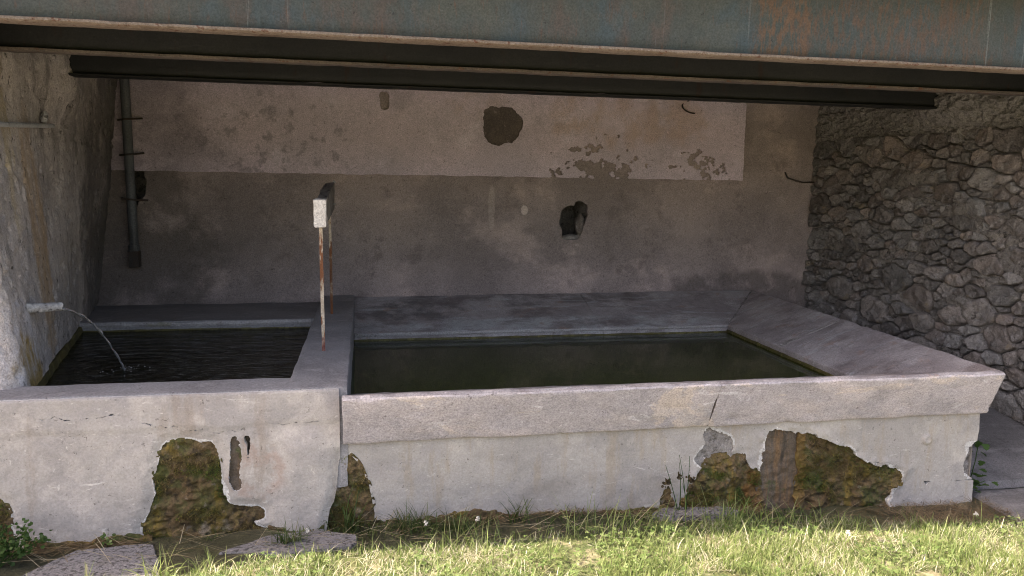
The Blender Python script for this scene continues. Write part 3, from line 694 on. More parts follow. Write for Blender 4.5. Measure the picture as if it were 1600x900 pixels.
# random rubble packing: weighted Voronoi cells, wide rather than tall
SX = .72            # squeeze along the wall so that cells come out wider than tall
seeds = []
rr = random.Random(11)
tries = 0
while tries < 14000 and len(seeds) < 620:
    tries += 1
    r = rr.choice([.115, .095, .08, .065, .055, .045, .035]) if tries < 1500 else rr.choice([.05, .04, .03, .022, .018])
    u, v = rr.uniform(U0, U1), rr.uniform(V0, V1)
    if all(math.hypot((u - a) * SX, v - b) > .80 * (r + c) for a, b, c in seeds): seeds.append((u, v, r))
stones = []
for i, (u, v, r) in enumerate(seeds):
    cx_, cy_ = u * SX, v
    lo_, hi_ = max(-.4, V0 - v - .05), min(.4, V1 + .02 + .03 * rr.random() - v)
    xl_, xh_ = max(-.4, (U0 - u) * SX), min(.4, (6.44 - u) * SX)
    poly = [(xl_, lo_), (xh_, lo_), (xh_, hi_), (xl_, hi_)]
    for j, (a, b, c) in enumerate(seeds):
        if i == j: continue
        dx, dy = a * SX - cx_, b - cy_; d2 = dx * dx + dy * dy
        if d2 > .36: continue
        k = (d2 + r * r - c * c) / 2
        out = []
        for q in range(len(poly)):
            p0, p1 = poly[q], poly[(q + 1) % len(poly)]
            s0 = p0[0] * dx + p0[1] * dy - k; s1 = p1[0] * dx + p1[1] * dy - k
            if s0 <= 0: out.append(p0)
            if s0 * s1 < 0:
                t = s0 / (s0 - s1); out.append((p0[0] + t * (p1[0] - p0[0]), p0[1] + t * (p1[1] - p0[1])))
        poly = out
        if len(poly) < 3: break
    if len(poly) < 3: continue
    stones.append((u, v, r, [((x + cx_) / SX, y + cy_) for x, y in poly]))
def stone_mesh(i, u, v, r, poly):
    p = np.array(poly); c = p.mean(0)
    area = .5 * abs(np.sum(p[:, 0] * np.roll(p[:, 1], -1) - np.roll(p[:, 0], -1) * p[:, 1]))
    sz = math.sqrt(area)
    if sz < .02: return None
    n = 30 if sz > .12 else (20 if sz > .06 else 12)
    # resample the outline by arc length
    q = np.concatenate([p, p[:1]]); L = np.r_[0, np.cumsum(np.hypot(*np.diff(q, axis=0).T))]
    s = np.linspace(0, L[-1], n, endpoint=False)
    ring = np.stack([np.interp(s, L, q[:, 0]), np.interp(s, L, q[:, 1])], 1)
    for _ in range(1): ring = .76 * ring + .12 * np.roll(ring, 1, 0) + .12 * np.roll(ring, -1, 0)
    joint = rr.uniform(.002, .009)
    rad = np.hypot(*(ring - c).T)[:, None]
    ring = c + (ring - c) * np.clip(1 - joint / rad, .4, 1)
    ring = ring + .075 * sz * np.stack([fbm(np.stack([ring[:, 0], ring[:, 1], 0 * s], -1), 16, 3, 80 + k) for k in (0, 1)], 1)
    h = rr.uniform(.022, .065) * min(1, sz / .11) + .008
    tilt = np.array([rr.uniform(-.22, .22), rr.uniform(-.22, .25)]) 
    rows = [(1.0, -.05), (1.0, h * .3), (.95, h * .75), (.84, h * .95), (.68, h), (.5, h), (.33, h), (.16, h)]
    V = []
    for sc_, d in rows:
        w_ = c + (ring - c) * sc_
        dd = np.full(n, d) + ((w_ - c) @ tilt if d > 0 else 0)
        V.append(np.concatenate([w_, dd[:, None]], 1))
    V.append(np.array([[c[0], c[1], h]]))
    V = np.concatenate(V)
    nz = fbm(np.stack([V[:, 0], V[:, 1], V[:, 2] + i * 3.1], -1), 13, 4, 90, .6)
    fac = (np.repeat(np.arange(len(rows)), n) > 0).astype(float); fac = np.r_[fac, 1]
    # flat cleaved facets
    st = np.round(nz * 2.5) / 2.5
    an = rr.uniform(-.6, .6); q_ = V[:, 1] * math.cos(an) + V[:, 0] * math.sin(an) + .03 * nz
    strata = np.abs(((q_ / .034) % 1) - .5) * 2
    V[:, 2] += fac * (.016 * (.4 * nz + .6 * st) + rr.choice([0, .004, .008]) * (strata - .5))
    P3 = rpos(V[:, 0], V[:, 1], V[:, 2])
    F = []
    for k in range(len(rows) - 1):
        for j in range(n):
            a, b = k * n + j, k * n + (j + 1) % n
            F.append((a, b, b + n, a + n))
    t = (len(rows) - 1) * n
    F += [(t + j, t + (j + 1) % n, len(V) - 1) for j in range(n)]
    return P3, F
built = []
for i, (u, v, r, poly) in enumerate(stones):
    R_ = stone_mesh(i, u, v, r, poly)
    if R_: built.append((float(np.prod(np.ptp(R_[0][:, 1:], axis=0))) * (1 if u > 4.1 else .15), R_))
built.sort(key=lambda b: -b[0])
for _, (V, F) in built[:285]:
    o = mesh('stone', V, [f[::-1] for f in F], 'stone', sw, True, 32)
    recenter(o, V.mean(0))
V, F = [], []; k0 = 0
for _, (v_s, f_s) in built[285:]:
    V.append(v_s); F += [[q + k0 for q in f[::-1]] for f in f_s]; k0 += len(v_s)
if V: mesh('chinking_stones', np.concatenate(V), F, 'stone', sw, True, 32)['kind'] = 'stuff'
mesh('wall_body', [(4.62, 3.1, -.2), (4.62, 3.1, 2.75), (6.2, 3.1, 2.75), (6.2, 3.1, -.2), (4.2, 6.9, -.2), (4.2, 6.9, 2.75), (6.2, 6.9, 2.75), (6.2, 6.9, -.2), (4.5, 3.1, -.2), (4.5, 3.1, 2.75)],
     [(8, 9, 2, 3), (3, 2, 6, 7), (8, 4, 5, 9)], 'mortar', sw, False)

# ------------------------------------------------------------------ floor beside the basin
def floor_part(name, x0, x1, y0, y1, parent):
    xs, ys = np.arange(x0, x1, .03), np.arange(y0, y1, .03)
    X, Y = np.meshgrid(xs, ys, indexing='ij')
    Z = .016 + .2 * np.clip(Y - 3.56, 0, .9) + .006 * fbm(np.stack([X, Y, 0 * X], -1), 3, 4, 5)
    edge = np.minimum.reduce([X - x0, xs[-1] - X, Y - y0, ys[-1] - Y]); Z = Z - .03 * (edge < .001)
    return mesh(name, np.stack([X, Y, Z], -1).reshape(-1, 3), grid_faces(len(xs), len(ys)), 'floor', parent)
fl = bpy.data.objects.new('floor', None); COL.objects.link(fl); fl['kind'] = 'structure'; fl.location = (3.9, 4.5, 0)
floor_part('floor_slab', 3.20, 5.0, 3.615, 4.6, fl)
floor_part('floor_slab', 3.20, 4.9, 4.6, 6.5, fl)
floor_part('floor_slab', 3.36, 5.4, 3.14, 3.61, fl)

# ------------------------------------------------------------------ left basin
lb = thing('fountain_basin', 'smaller flat rimmed concrete basin fed by the spout, mossy patch on its front', 'basin', (-.9, 3.45, .1))
mossA = poly_sdf([(-.828, .565), (-.728, .571), (-.681, .552), (-.641, .555), (-.619, .49), (-.615, .377), (-.598, .316), (-.579, .255), (-.51, .245), (-.437, .239), (-.43, .178), (-.5, .159), (-.39, .126), (-.386, -.2), (-.948, -.2), (-.955, .15), (-.931, .25), (-.897, .307), (-.884, .423), (-.855, .538)], 1)
mossA2 = poly_sdf([(-.568, .572), (-.536, .57), (-.535, .52), (-.52, .484), (-.535, .437), (-.527, .327), (-.561, .308), (-.589, .346), (-.568, .419), (-.577, .478)], 1)
mossB = poly_sdf([(-.098, .46), (-.058, .458), (-.016, .413), (.021, .331), (.046, .242), (.057, .142), (.047, -.2), (-.18, -.2), (-.156, .195), (-.121, .254), (-.108, .345)], 1)
mossL = poly_sdf([(-1.8, .40), (-1.595, .383), (-1.5, .348), (-1.475, .289), (-1.461, .202), (-1.442, .114), (-1.40, -.2), (-1.8, -.2)], 1)
hollow = poly_sdf([(-.515, .575), (-.487, .577), (-.485, .55), (-.495, .52), (-.50, .46), (-.508, .53)], 1)
YF = 3.45
fpos = lambda U, V, D: np.stack([U, YF - D, V], -1)
ck1 = line_sdf([(-1.344, .69), (-1.27, .695), (-1.172, .676), (-1.071, .691), (-.969, .692)], .0012, .012, 16)
ck2 = line_sdf([(-.404, .628), (-.294, .62), (-.183, .63), (-.112, .645)], .0014, .010, 16)
ck3 = line_sdf([(-.93, .66), (-.80, .635), (-.72, .62), (-.62, .60), (-.50, .61)], .0008, .012, 16)
def f_left(U, V):
    X = np.stack([U, 0 * U, V], -1)
    return np.minimum.reduce([mossA(U, V, .010, 13), mossA2(U, V, .012, 18), mossB(U, V, .005, 12), mossL(U, V), hollow(U, V)])
def d_left(U, V):
    X = np.stack([U, 0 * U, V], -1)
    d = .005 * fbm(X, 2.2, 4, 101) + .0016 * fbm(X, 18, 4, 103)
    d = d + .006 * sstep(.60, .64, V + .01 * fbm(X, 5, 3, 6))      # the thicker band under the rim
    # column of fresh mortar spreading down between the two wet places
    d = d + .018 * sstep(.14, .02, np.abs(U + .25) - .05 * (1 - V / .6)) * sstep(.62, .5, V)
    m = np.minimum(np.minimum(mossA(U, V, .010, 13), mossB(U, V, .005, 12)), mossL(U, V))
    d = d - .010 * sstep(.05, 0, m)
    return d - .03 * sstep(.765, .79, V)
relief('front_render', np.arange(-2.3, -.092, .0046), np.arange(-.12, .777, .0046), fpos, d_left, 'front_plaster', lb, f_left, .035, thin=lambda U, V: np.minimum.reduce([ck1(U, V), ck2(U, V), ck3(U, V)]), edge=('broken_edge', .010, lambda U, V: np.minimum(mossA(U, V, .010, 13), mossL(U, V))))
relief('front_core', np.arange(-2.6, -.02, .03), np.arange(-.15, .74, .03), fpos, lambda U, V: -.042 + .004 * fbm(np.stack([U, 0 * U, V], -1), 9, 3, 8), 'core', lb)
def mossd(amp, dep, seed):
    def f(U, V):
        X = np.stack([U, 0 * U, V], -1)
        return dep + amp * (.75 * fbm(X, 7, 4, seed, .6) + .7 * fbm(X, 26, 3, seed + 5, .7)) + .4 * amp * fbm(X, 60, 2, seed + 9)
    return f
relief('moss', np.arange(-1.0, -.36, .008), np.arange(-.12, .6, .008), fpos, mossd(.014, -.016, 111), 'moss', lb, lambda U, V: .012 - mossA(U, V, .010, 13), .02)
relief('moss', np.arange(-.62, -.49, .008), np.arange(.28, .6, .008), fpos, mossd(.006, -.012, 121), 'wet_render', lb, lambda U, V: .012 - mossA2(U, V, .012, 18), .02)
relief('moss', np.arange(-1.78, -1.39, .008), np.arange(-.12, .43, .008), fpos, mossd(.012, -.014, 131), 'moss', lb, lambda U, V: .012 - mossL(U, V), .02)
S = lambda y0, y1, z0, z1, x: [(x, y0, z0), (x, y0, z1), (x, y1, z1), (x, y1, z0)]
loft('rim', S(3.462, 3.68, .60, .779, -4.2), S(3.462, 3.68, .60, .777, -.29), 'rim_top', lb, .03, .0025, 9, 3)
loft('rear_ledge', [(-2.15, 5.42, .55), (-2.15, 5.42, .752), (-2.15, 6.44, .712), (-2.15, 6.44, .55)], [(-.29, 5.42, .55), (-.29, 5.42, .752), (-.29, 6.44, .712), (-.29, 6.44, .55)], 'rim_top', lb, .035, .004, 7, 5, chips=.006)
T = lambda x0, x1, y, z0, z1: [(x0, y, z0), (x1, y, z0), (x1, y, z1), (x0, y, z1)]
loft('divider', T(-.33, -.062, 3.468, .30, .7745), T(-.30, -.042, 6.43, .30, .766), 'rim_top', lb, .03, .0035, 8, 7, chips=.006)
# inside faces of the left basin
def lining(parent, x0a, x0b, x1, y0, y1, z0, z1, nm='lining'):
    v = [(x0a, y0, z0), (x1, y0, z0), (x1, y1, z0), (x0b, y1, z0), (x0a, y0, z1), (x1, y0, z1), (x1, y1, z1), (x0b, y1, z1)]
    return mesh(nm, v, [(0, 1, 2, 3), (0, 4, 5, 1), (1, 5, 6, 2), (2, 6, 7, 3), (3, 7, 4, 0)], 'lining', parent, False)
lining(lb, -1.50, -1.86, -.318, 3.672, 5.428, .12, .70)
# green slime along the water line
loft('algae_edge', [(-1.90, 5.408, .66), (-1.90, 5.408, .706), (-1.90, 5.43, .706), (-1.90, 5.43, .66)], [(-.32, 5.408, .66), (-.32, 5.408, .704), (-.32, 5.43, .704), (-.32, 5.43, .66)], 'algae_lip', lb, .03, .003, 16, 9)
loft('algae_edge', [(-1.48, 3.68, .65), (-1.435, 3.68, .65), (-1.455, 3.68, .735), (-1.48, 3.68, .735)], [(-1.82, 5.42, .65), (-1.785, 5.42, .65), (-1.80, 5.42, .73), (-1.82, 5.42, .73)], 'algae_lip', lb, .03, .006, 14, 10)

# ------------------------------------------------------------------ right basin
rb_ = thing('washing_basin', 'long concrete washing basin with broad sloping slabs around dark green water', 'basin', (1.6, 3.46, .05))
YR = 3.475
rfpos = lambda U, V, D: np.stack([U, YR - D, V], -1)
mossC = poly_sdf([(1.56, .02), (1.60, .13), (1.647, .23), (1.696, .295), (1.763, .342), (1.903, .347), (1.933, .308), (1.972, .261), (2.0, .27), (2.024, .224), (2.06, -.2), (1.55, -.2)], 1)
mossC0 = poly_sdf([(1.468, .10), (1.478, .174), (1.50, .19), (1.524, .182), (1.538, .119), (1.548, -.2), (1.467, -.2)], 1)
mossD = poly_sdf([(2.023, .47), (2.182, .452), (2.264, .434), (2.312, .417), (2.407, .392), (2.523, .333), (2.612, .269), (2.714, .242), (2.809, .211), (2.85, .183), (2.838, .148), (2.779, .116), (2.777, .052), (2.79, -.2), (1.998, -.2), (2.0, .173), (2.035, .274)], 1)
chipC = poly_sdf([(1.696, .495), (1.755, .476), (1.862, .444), (1.87, .34), (1.76, .32), (1.69, .28), (1.641, .33), (1.69, .396)], 1)
endchip = poly_sdf([(3.25, .33), (3.40, .37), (3.40, .125), (3.25, .14), (3.225, .19), (3.235, .26)], 1)
hs = line_sdf([(2.98, .127), (3.31, .122)], .0012, .003, 20)
tri = poly_sdf([(2.985, .135), (3.03, .135), (3.008, .112)], 0)
crv = line_sdf([(2.73, .245), (2.69, .255), (2.66, .262)], .0016, .008, 20)
def f_right(U, V):
    X = np.stack([U, 0 * U, V], -1)
    end = 3.305 + .004 * fbm(X, 12, 3, 12) - U
    return np.minimum.reduce([mossB(U, V, .005, 12), mossC(U, V, .010, 13), mossC0(U, V), mossD(U, V, .018, 13), chipC(U, V, .012, 15), tri(U, V, .004), end, endchip(U, V, .012, 18)])
def d_right(U, V):
    X = np.stack([U, 0 * U, V], -1)
    d = .005 * fbm(X, 2.0, 4, 141) + .0016 * fbm(X, 18, 4, 143)
    m = np.minimum(mossC(U, V, .010, 13), mossD(U, V, .018, 13))
    lip = sstep(.07, .012, m) * (.3 + fbm(X, 16, 3, 5))
    blis = .012 * sstep(.035, .02, np.hypot(U - 2.985, V - .37)) - .006 * sstep(.02, .0, np.hypot(U - 2.985, V - .37))
    return d + .010 * lip + blis
relief('front_render', np.arange(-.087, 3.33, .0064), np.arange(-.14, .53, .0064), rfpos, d_right, 'right_plaster', rb_, f_right, .035, thin=lambda U, V: np.minimum(hs(U, V), crv(U, V)), edge=('broken_edge', .014, lambda U, V: np.minimum.reduce([mossD(U, V, .018, 13), chipC(U, V, .012, 15), endchip(U, V, .012, 18)])))
relief('front_core', np.arange(-.10, 3.30, .03), np.arange(-.16, .50, .03), rfpos, lambda U, V: -.046 + .004 * fbm(np.stack([U, 0 * U, V], -1), 9, 3, 8), 'core', rb_)
relief('moss', np.arange(-.20, .09, .008), np.arange(-.14, .5, .008), fpos, mossd(.014, -.026, 151), 'moss', rb_, lambda U, V: .012 - mossB(U, V, .005, 12), .02)
relief('moss', np.arange(1.52, 2.08, .008), np.arange(-.14, .38, .008), rfpos, lambda U, V: mossd(.016, -.012, 161)(U, V) + .03 * sstep(.02, -.1, mossC(U, V, .010, 13)) * sstep(1.95, 1.8, U), 'moss', rb_, lambda U, V: .012 - mossC(U, V, .010, 13), .03)
relief('moss', np.arange(1.44, 1.57, .008), np.arange(-.14, .22, .008), rfpos, mossd(.012, -.008, 165), 'moss', rb_, lambda U, V: .012 - mossC0(U, V), .02)
Dsplit = lambda U, V: U - 2.235 - .03 * fbm(np.stack([U, 0 * U, V], -1), 8, 3, 14)
relief('wet_render', np.arange(1.97, 2.32, .008), np.arange(-.14, .5, .008), rfpos, mossd(.006, -.018, 171), 'wet_render', rb_, lambda U, V: np.minimum(.012 - mossD(U, V, .018, 13), .015 - Dsplit(U, V)), .02)
relief('moss', np.arange(2.16, 2.9, .008), np.arange(-.14, .5, .008), rfpos, mossd(.016, -.018, 175), 'moss', rb_, lambda U, V: np.minimum(.012 - mossD(U, V, .018, 13), Dsplit(U, V)), .02)
relief('bare_render', np.arange(1.62, 1.9, .008), np.arange(.26, .5, .008), rfpos, mossd(.006, -.014, 181), 'bare_render', rb_, lambda U, V: .01 - chipC(U, V, .012, 15), .02)
relief('bare_render', np.arange(3.20, 3.285, .007), np.arange(.1, .4, .007), rfpos, mossd(.012, -.022, 185), 'bare_render', rb_, lambda U, V: .01 - endchip(U, V, .012, 18), .03)
# end wall on the right, under the slab
relief('end_render', np.arange(3.485, 6.42, .02), np.arange(-.1, .6, .02), lambda U, V, D: np.stack([3.285 + .075 * (U - 3.485) + D, U, V], -1), lambda U, V: .004 * fbm(np.stack([0 * U, U, V], -1), 4, 4, 15), 'right_plaster', rb_)
# sloping slabs: sections at the four corners share one profile, so the joints are mitred
ob, ot, it, ib, iu = 0, 1, 2, 3, 4
FL = [(-.082, 3.452, .512), (-.082, 3.325, .757), (-.082, 3.345, .771), (-.082, 4.03, .585), (-.082, 4.03, .49), (-.082, 3.62, .49)]
FR = [(3.330, 3.452, .507), (3.300, 3.325, .757), (3.283, 3.345, .771), (2.885, 4.03, .585), (2.885, 4.03, .49), (3.15, 3.62, .49)]
RR = [(3.565, 6.435, .53), (3.535, 6.402, .757), (3.52, 6.396, .771), (2.94, 5.70, .585), (2.94, 5.70, .49), (3.3, 6.1, .49)]
RL = [(-.045, 6.435, .53), (-.045, 6.402, .745), (-.045, 6.396, .757), (-.045, 5.70, .585), (-.045, 5.70, .49), (-.045, 6.1, .49)]
mixs = lambda A, B, t: [tuple(a[k] * (1 - t) + b[k] * t for k in range(3)) for a, b in zip(A, B)]
def cutx(A, B, x):
    return [tuple(a[k] + (b[k] - a[k]) * (x - a[0]) / (b[0] - a[0]) for k in range(3)) for a, b in zip(A, B)]
def slab(A, B, seed, nm='coping_slab'):
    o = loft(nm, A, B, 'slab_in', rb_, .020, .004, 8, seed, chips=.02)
    o.data.materials.append(MAT['coping'])
    n = np.zeros(len(o.data.polygons) * 3); o.data.polygons.foreach_get('normal', n)
    c = np.zeros(len(o.data.polygons) * 3); o.data.polygons.foreach_get('center', c)
    n, c = n.reshape(-1, 3), c.reshape(-1, 3)
    fr = (n[:, 2] < .6) & ((c[:, 1] < 3.475) | (c[:, 0] > 3.29))
    o.data.polygons.foreach_set('material_index', fr.astype(np.int32)); return o
slab(FL, cutx(FL, FR, 1.7002), 201)
slab(cutx(FL, FR, 1.7016), FR, 202)
slab(FR, mixs(FR, RR, .4995), 203)
slab(mixs(FR, RR, .5005), RR, 204)
slab(RR, cutx(RR, RL, 1.8832), 205)
slab(cutx(RR, RL, 1.8818), RL, 206)
# mortar smears over two of the joints
J0, J1 = np.array(mixs(FR, RR, .5)[3]), np.array(mixs(FR, RR, .5)[2])
def smear(p0, p1, wd, seed, th=.008, mat='bare_render'):
    p0, p1 = np.array(p0), np.array(p1); d = p1 - p0; L = np.linalg.norm(d); d /= L
    s = np.cross(d, [0, 0, 1.]); s /= np.linalg.norm(s); n = np.cross(s, d)
    a, b = np.linspace(0, 1, 24), np.linspace(-1, 1, 8)
    A, B = np.meshgrid(a, b, indexing='ij')
    ww = wd * (1 + .5 * fbm(np.stack([A * 4, 0 * A, 0 * A], -1), 1, 3, seed)) * np.sqrt(np.clip(1 - (2 * A - 1) ** 4, .02, 1))
    h = th * (1 - B ** 2) * (.6 + .4 * fbm(np.stack([A * 6, B, 0 * A], -1), 1, 3, seed + 2)) - .004 * (np.abs(B) > .9)
    P = p0 + d * (A * L)[..., None] + s * (B * ww)[..., None] + n * h[..., None]
    return mesh('mortar_smear', P.reshape(-1, 3), grid_faces(24, 8), mat, rb_)
smear(J0 + (J1 - J0) * .02 + [0, 0, .002], J0 + (J1 - J0) * .34 + [0, 0, .002], .022, 5, .012)
smear(J0 + (J1 - J0) * .36 + [0, 0, .002], J0 + (J1 - J0) * .95 + [0, 0, .002], .008, 6, .005)
smear(np.array(RR[3]) * .98 + np.array(RR[2]) * .02 + [0, 0, .002], np.array(RR[2]) * .97 + np.array(RR[3]) * .03 + [0, 0, .002], .010, 8, .006)
lining(rb_, -.043, -.043, 2.93, 4.00, 5.73, -.05, .53)
def algae(A, B, seed):
    loft('algae_edge', A, B, 'algae_lip', rb_, .03, .003, 16, seed)
algae([(-.05, 5.688, .50), (-.05, 5.688, .545), (-.05, 5.71, .545), (-.05, 5.71, .50)], [(2.93, 5.688, .50), (2.93, 5.688, .543), (2.93, 5.71, .543), (2.93, 5.71, .50)], 21)
algae([(2.873, 4.03, .50), (2.873, 4.03, .55), (2.90, 4.03, .55), (2.90, 4.03, .50)], [(2.928, 5.70, .50), (2.928, 5.70, .55), (2.96, 5.70, .55), (2.96, 5.70, .50)], 22)

# strips added on the lips above the water line, lit brightness in their pale colour
MAT['lit_lip'] = surf('lit_lip', ((0.3744, 0.3528, 0.342), (0.3024, 0.2844, 0.2772), 6), (dict(col=(0.1728, 0.1584, 0.144), sc=22, lo=.58, hi=.68, k=.7), dict(col=(0.216, 0.1944, 0.1152), sc=5, lo=.56, hi=.68, k=.6)), bump=((60, .5, .008),))
loft('lip', [(-.04, 5.690, .552), (-.04, 5.692, .586), (-.04, 5.715, .593), (-.04, 5.715, .552)], [(2.93, 5.692, .560), (2.93, 5.694, .582), (2.93, 5.715, .590), (2.93, 5.715, .560)], 'lit_lip', rb_, .02, .0025, 14, 31, chips=.008)
loft('lip', [(-1.88, 5.412, .712), (-1.88, 5.414, .750), (-1.88, 5.44, .755), (-1.88, 5.44, .712)], [(-.335, 5.412, .710), (-.335, 5.414, .750), (-.335, 5.44, .755), (-.335, 5.44, .710)], 'lit_lip', lb, .02, .0025, 14, 33, chips=.008)
# mossy foot of the walls
def foot_moss(parent, pos, u0, u1, seed, hgt):
    f = lambda U, V: base_z(U) + hgt * (.55 + .9 * fbm(np.stack([U, 0 * U, 0 * U], -1), 5, 5, seed, .65)) - V + .006 * fbm(np.stack([U, 0 * U, V], -1), 40, 3, seed + 1)
    relief('foot_moss', np.arange(u0, u1, .008), np.arange(-.06, .22, .008), pos, mossd(.006, .010, seed), 'moss', parent, f, .02)
foot_moss(rb_, rfpos, .05, 1.52, 231, .024)
foot_moss(lb, fpos, -1.42, -.9, 233, .02)
foot_moss(lb, fpos, -.42, -.17, 235, .02)
# ------------------------------------------------------------------ water
def water(name, xs, ys, z, mat, x0f, disp):
    X, Y = np.meshgrid(xs, ys, indexing='ij')
    X = np.maximum(X, x0f(Y)); Z = z + disp(X, Y)
    return kind(mesh(name, np.stack([X, Y, Z], -1).reshape(-1, 3), grid_faces(len(xs), len(ys)), mat, None, True, None), 'structure')
LX, LY, LZ = -1.228, 4.30, .69
def ripl(X, Y):
    r = np.hypot(X - LX, Y - LY)
    return .0022 * np.sin(r * 62) * np.exp(-r * 2.2) + .0035 * np.exp(-(r / .03) ** 2) + .0009 * fbm(np.stack([X * .55, Y * 1.9, 0 * X], -1), 9, 3, 6)
water('water', np.arange(-1.9, -.30, .014), np.arange(3.66, 5.44, .014), LZ, 'water_left', lambda Y: leftX(Y, LZ) - .03, ripl)
water('water', np.arange(-.06, 2.95, .06), np.arange(3.98, 5.72, .06), .53, 'water_right', lambda Y: -9 + 0 * Y, lambda X, Y: .0003 * fbm(np.stack([X, Y, 0 * X], -1), 4, 2, 6))

# ------------------------------------------------------------------ steel beams
def beam(y, x0, x1, label, fl_mat, web_mat='beam_paint', hw=.045):
    t = thing('steel_beam', label, 'beam', (1.4, y, 2.29), 'steel beams under the roof')
    xs = np.arange(x0, x1, .04)
    def plate(nm, y0, y1, z0, z1, mat, parent, amp):
        A = [(x0, y0, z0), (x0, y1, z0), (x0, y1, z1), (x0, y0, z1)]
        B = [(x1, y0, z0), (x1, y1, z0), (x1, y1, z1), (x1, y0, z1)]
        return loft(nm, A, B, mat, parent, .05, amp, 12, 31)
    plate('web', y - .006, y + .006, 2.304, 2.672, web_mat, t, .0006)
    plate('bottom_flange', y - hw, y + hw, 2.286, 2.302, fl_mat, t, .0022)
    plate('top_flange', y - hw, y + hw, 2.674, 2.694, web_mat, t, .0008)
    return t
beam(3.372, -6.0, 8.0, 'foremost steel beam, grey green paint streaked with rust and white runs', 'beam_flange', 'beam_paint', .055)
beam(4.145, -1.95, 4.9, 'shade-darkened middle steel beam behind the foremost one, rusty lower edge', 'beam_flange_dark', 'beam_shaded')
beam(5.055, -1.95, 4.7, 'shade-darkened rearmost steel beam, shortest to the eye, above the plastered wall', 'beam_shaded', 'beam_shaded')
rf = box('roof', (-7, 3.02, 2.70), (10, 7.3, 2.98), 'concrete_dark', None, 0)
kind(rf, 'structure')

# ------------------------------------------------------------------ downpipe in the corner
dp = thing('downpipe', 'grey plastic downpipe in the dark corner of the plastered wall', 'pipe', (-1.69, 6.35, 1.0))
tube('pipe', [(-1.705 + .006 * (2.7 - z), 6.335, z) for z in np.linspace(2.72, 1.16, 12)], .034, 'pvc', dp, 16)
tube('collar', [(-1.696, 6.335, 1.19), (-1.695, 6.335, 1.145)], .041, 'pvc', dp, 16)
box('stub', (-1.73, 6.30, 1.02), (-1.66, 6.38, 1.145), 'iron', dp, .004)
for z in (2.13, 1.87):
    tube('bracket', [(-1.77, 6.36, z), (-1.745, 6.31, z), (-1.70, 6.295, z + .004), (-1.66, 6.31, z + .008), (-1.61, 6.40, z + .02)], .008, 'iron', dp, 6)
tube('bracket', [(-1.77, 6.36, 1.55), (-1.755, 6.30, 1.545), (-1.70, 6.283, 1.54), (-1.645, 6.30, 1.535), (-1.60, 6.44, 1.53)], .008, 'iron', dp, 6)

# ------------------------------------------------------------------ fittings on the left wall
cd = tube('conduit', [(leftX(y, z) + .035, y, z) for y, z in zip(np.linspace(3.66, 4.80, 16), np.linspace(1.916, 1.982, 16))], .013, 'conduit', None, 10)
recenter(cd, (-1.66, 4.2, 1.94)); tag(cd, 'thin pale conduit running level along the rough wall', 'pipe')
pl = rubble('wall_plug', (leftX(4.70, 2.02) + .025, 4.70, 2.02), (.018, .02, .034), 'crusty', None, 8)
recenter(pl, (leftX(4.70, 2.02), 4.70, 2.02)); tag(pl, 'small white lump stuck on the rough wall above the conduit', 'plug')
sp = thing('water_spout', 'short white crusted spout pouring water from the rough wall', 'spout', (-1.547, 3.988, 1.075))
sd_ = np.array([.8, .6, -.05])
p0 = np.array([-1.547, 3.988, 1.078]) - sd_ * .05
n_ = 14
tube('pipe', [p0 + sd_ * .19 * t for t in np.linspace(0, 1, n_)], .0215, 'crusty', sp, 14, False, .004, 3)
tube('bore', [p0 + sd_ * .19 * t for t in np.linspace(.5, .995, 4)], .0165, 'iron', sp, 12)
tube('collar', [p0 + sd_ * .19 * t for t in (.18, .3)], .026, 'conduit', sp, 14, True, .004, 5)
tip = p0 + sd_ * .185
end = np.array([LX, LY, LZ])
js = np.linspace(0, 1, 44)
jp = [np.array([tip[0] + (end[0] - tip[0]) * (t ** .92), tip[1] + (end[1] - tip[1]) * (t ** .92), tip[2] - .012 - (tip[2] - .012 - end[2]) * (.18 * t + .82 * t * t)]) for t in js]
jr = [.0072 * (1 - .35 * t) * (1 + .28 * math.sin(t * 46) * (.3 + t) + .18 * math.sin(t * 21 + 1)) for t in js]
jt = tube('water_jet', jp, jr, 'jet', None, 10, True, .0035, 12)
recenter(jt, tip); tag(jt, 'thin twisting jet of clear water falling from the spout into the basin', 'water jet')
# drops and froth where the jet lands
V, F = [], []
for k in range(30):
    a, r = random.uniform(0, 6.28), abs(random.gauss(0, .055)); c = np.array([LX + .03 + 1.5 * r * math.cos(a), LY + r * math.sin(a), LZ + .004 + random.uniform(0, .016) * (r < .05)])
    s = random.uniform(.0015, .004); i0 = len(V)
    for d in ((1, 0, 0), (-1, 0, 0), (0, 1, 0), (0, -1, 0), (0, 0, .7), (0, 0, -.7)): V.append(c + s * np.array(d))
    F += [(i0 + p, i0 + q, i0 + r_) for p, q, r_ in ((0, 2, 4), (2, 1, 4), (1, 3, 4), (3, 0, 4), (2, 0, 5), (1, 2, 5), (3, 1, 5), (0, 3, 5))]
kind(mesh('splash', np.array(V), F, 'foam'), 'stuff')

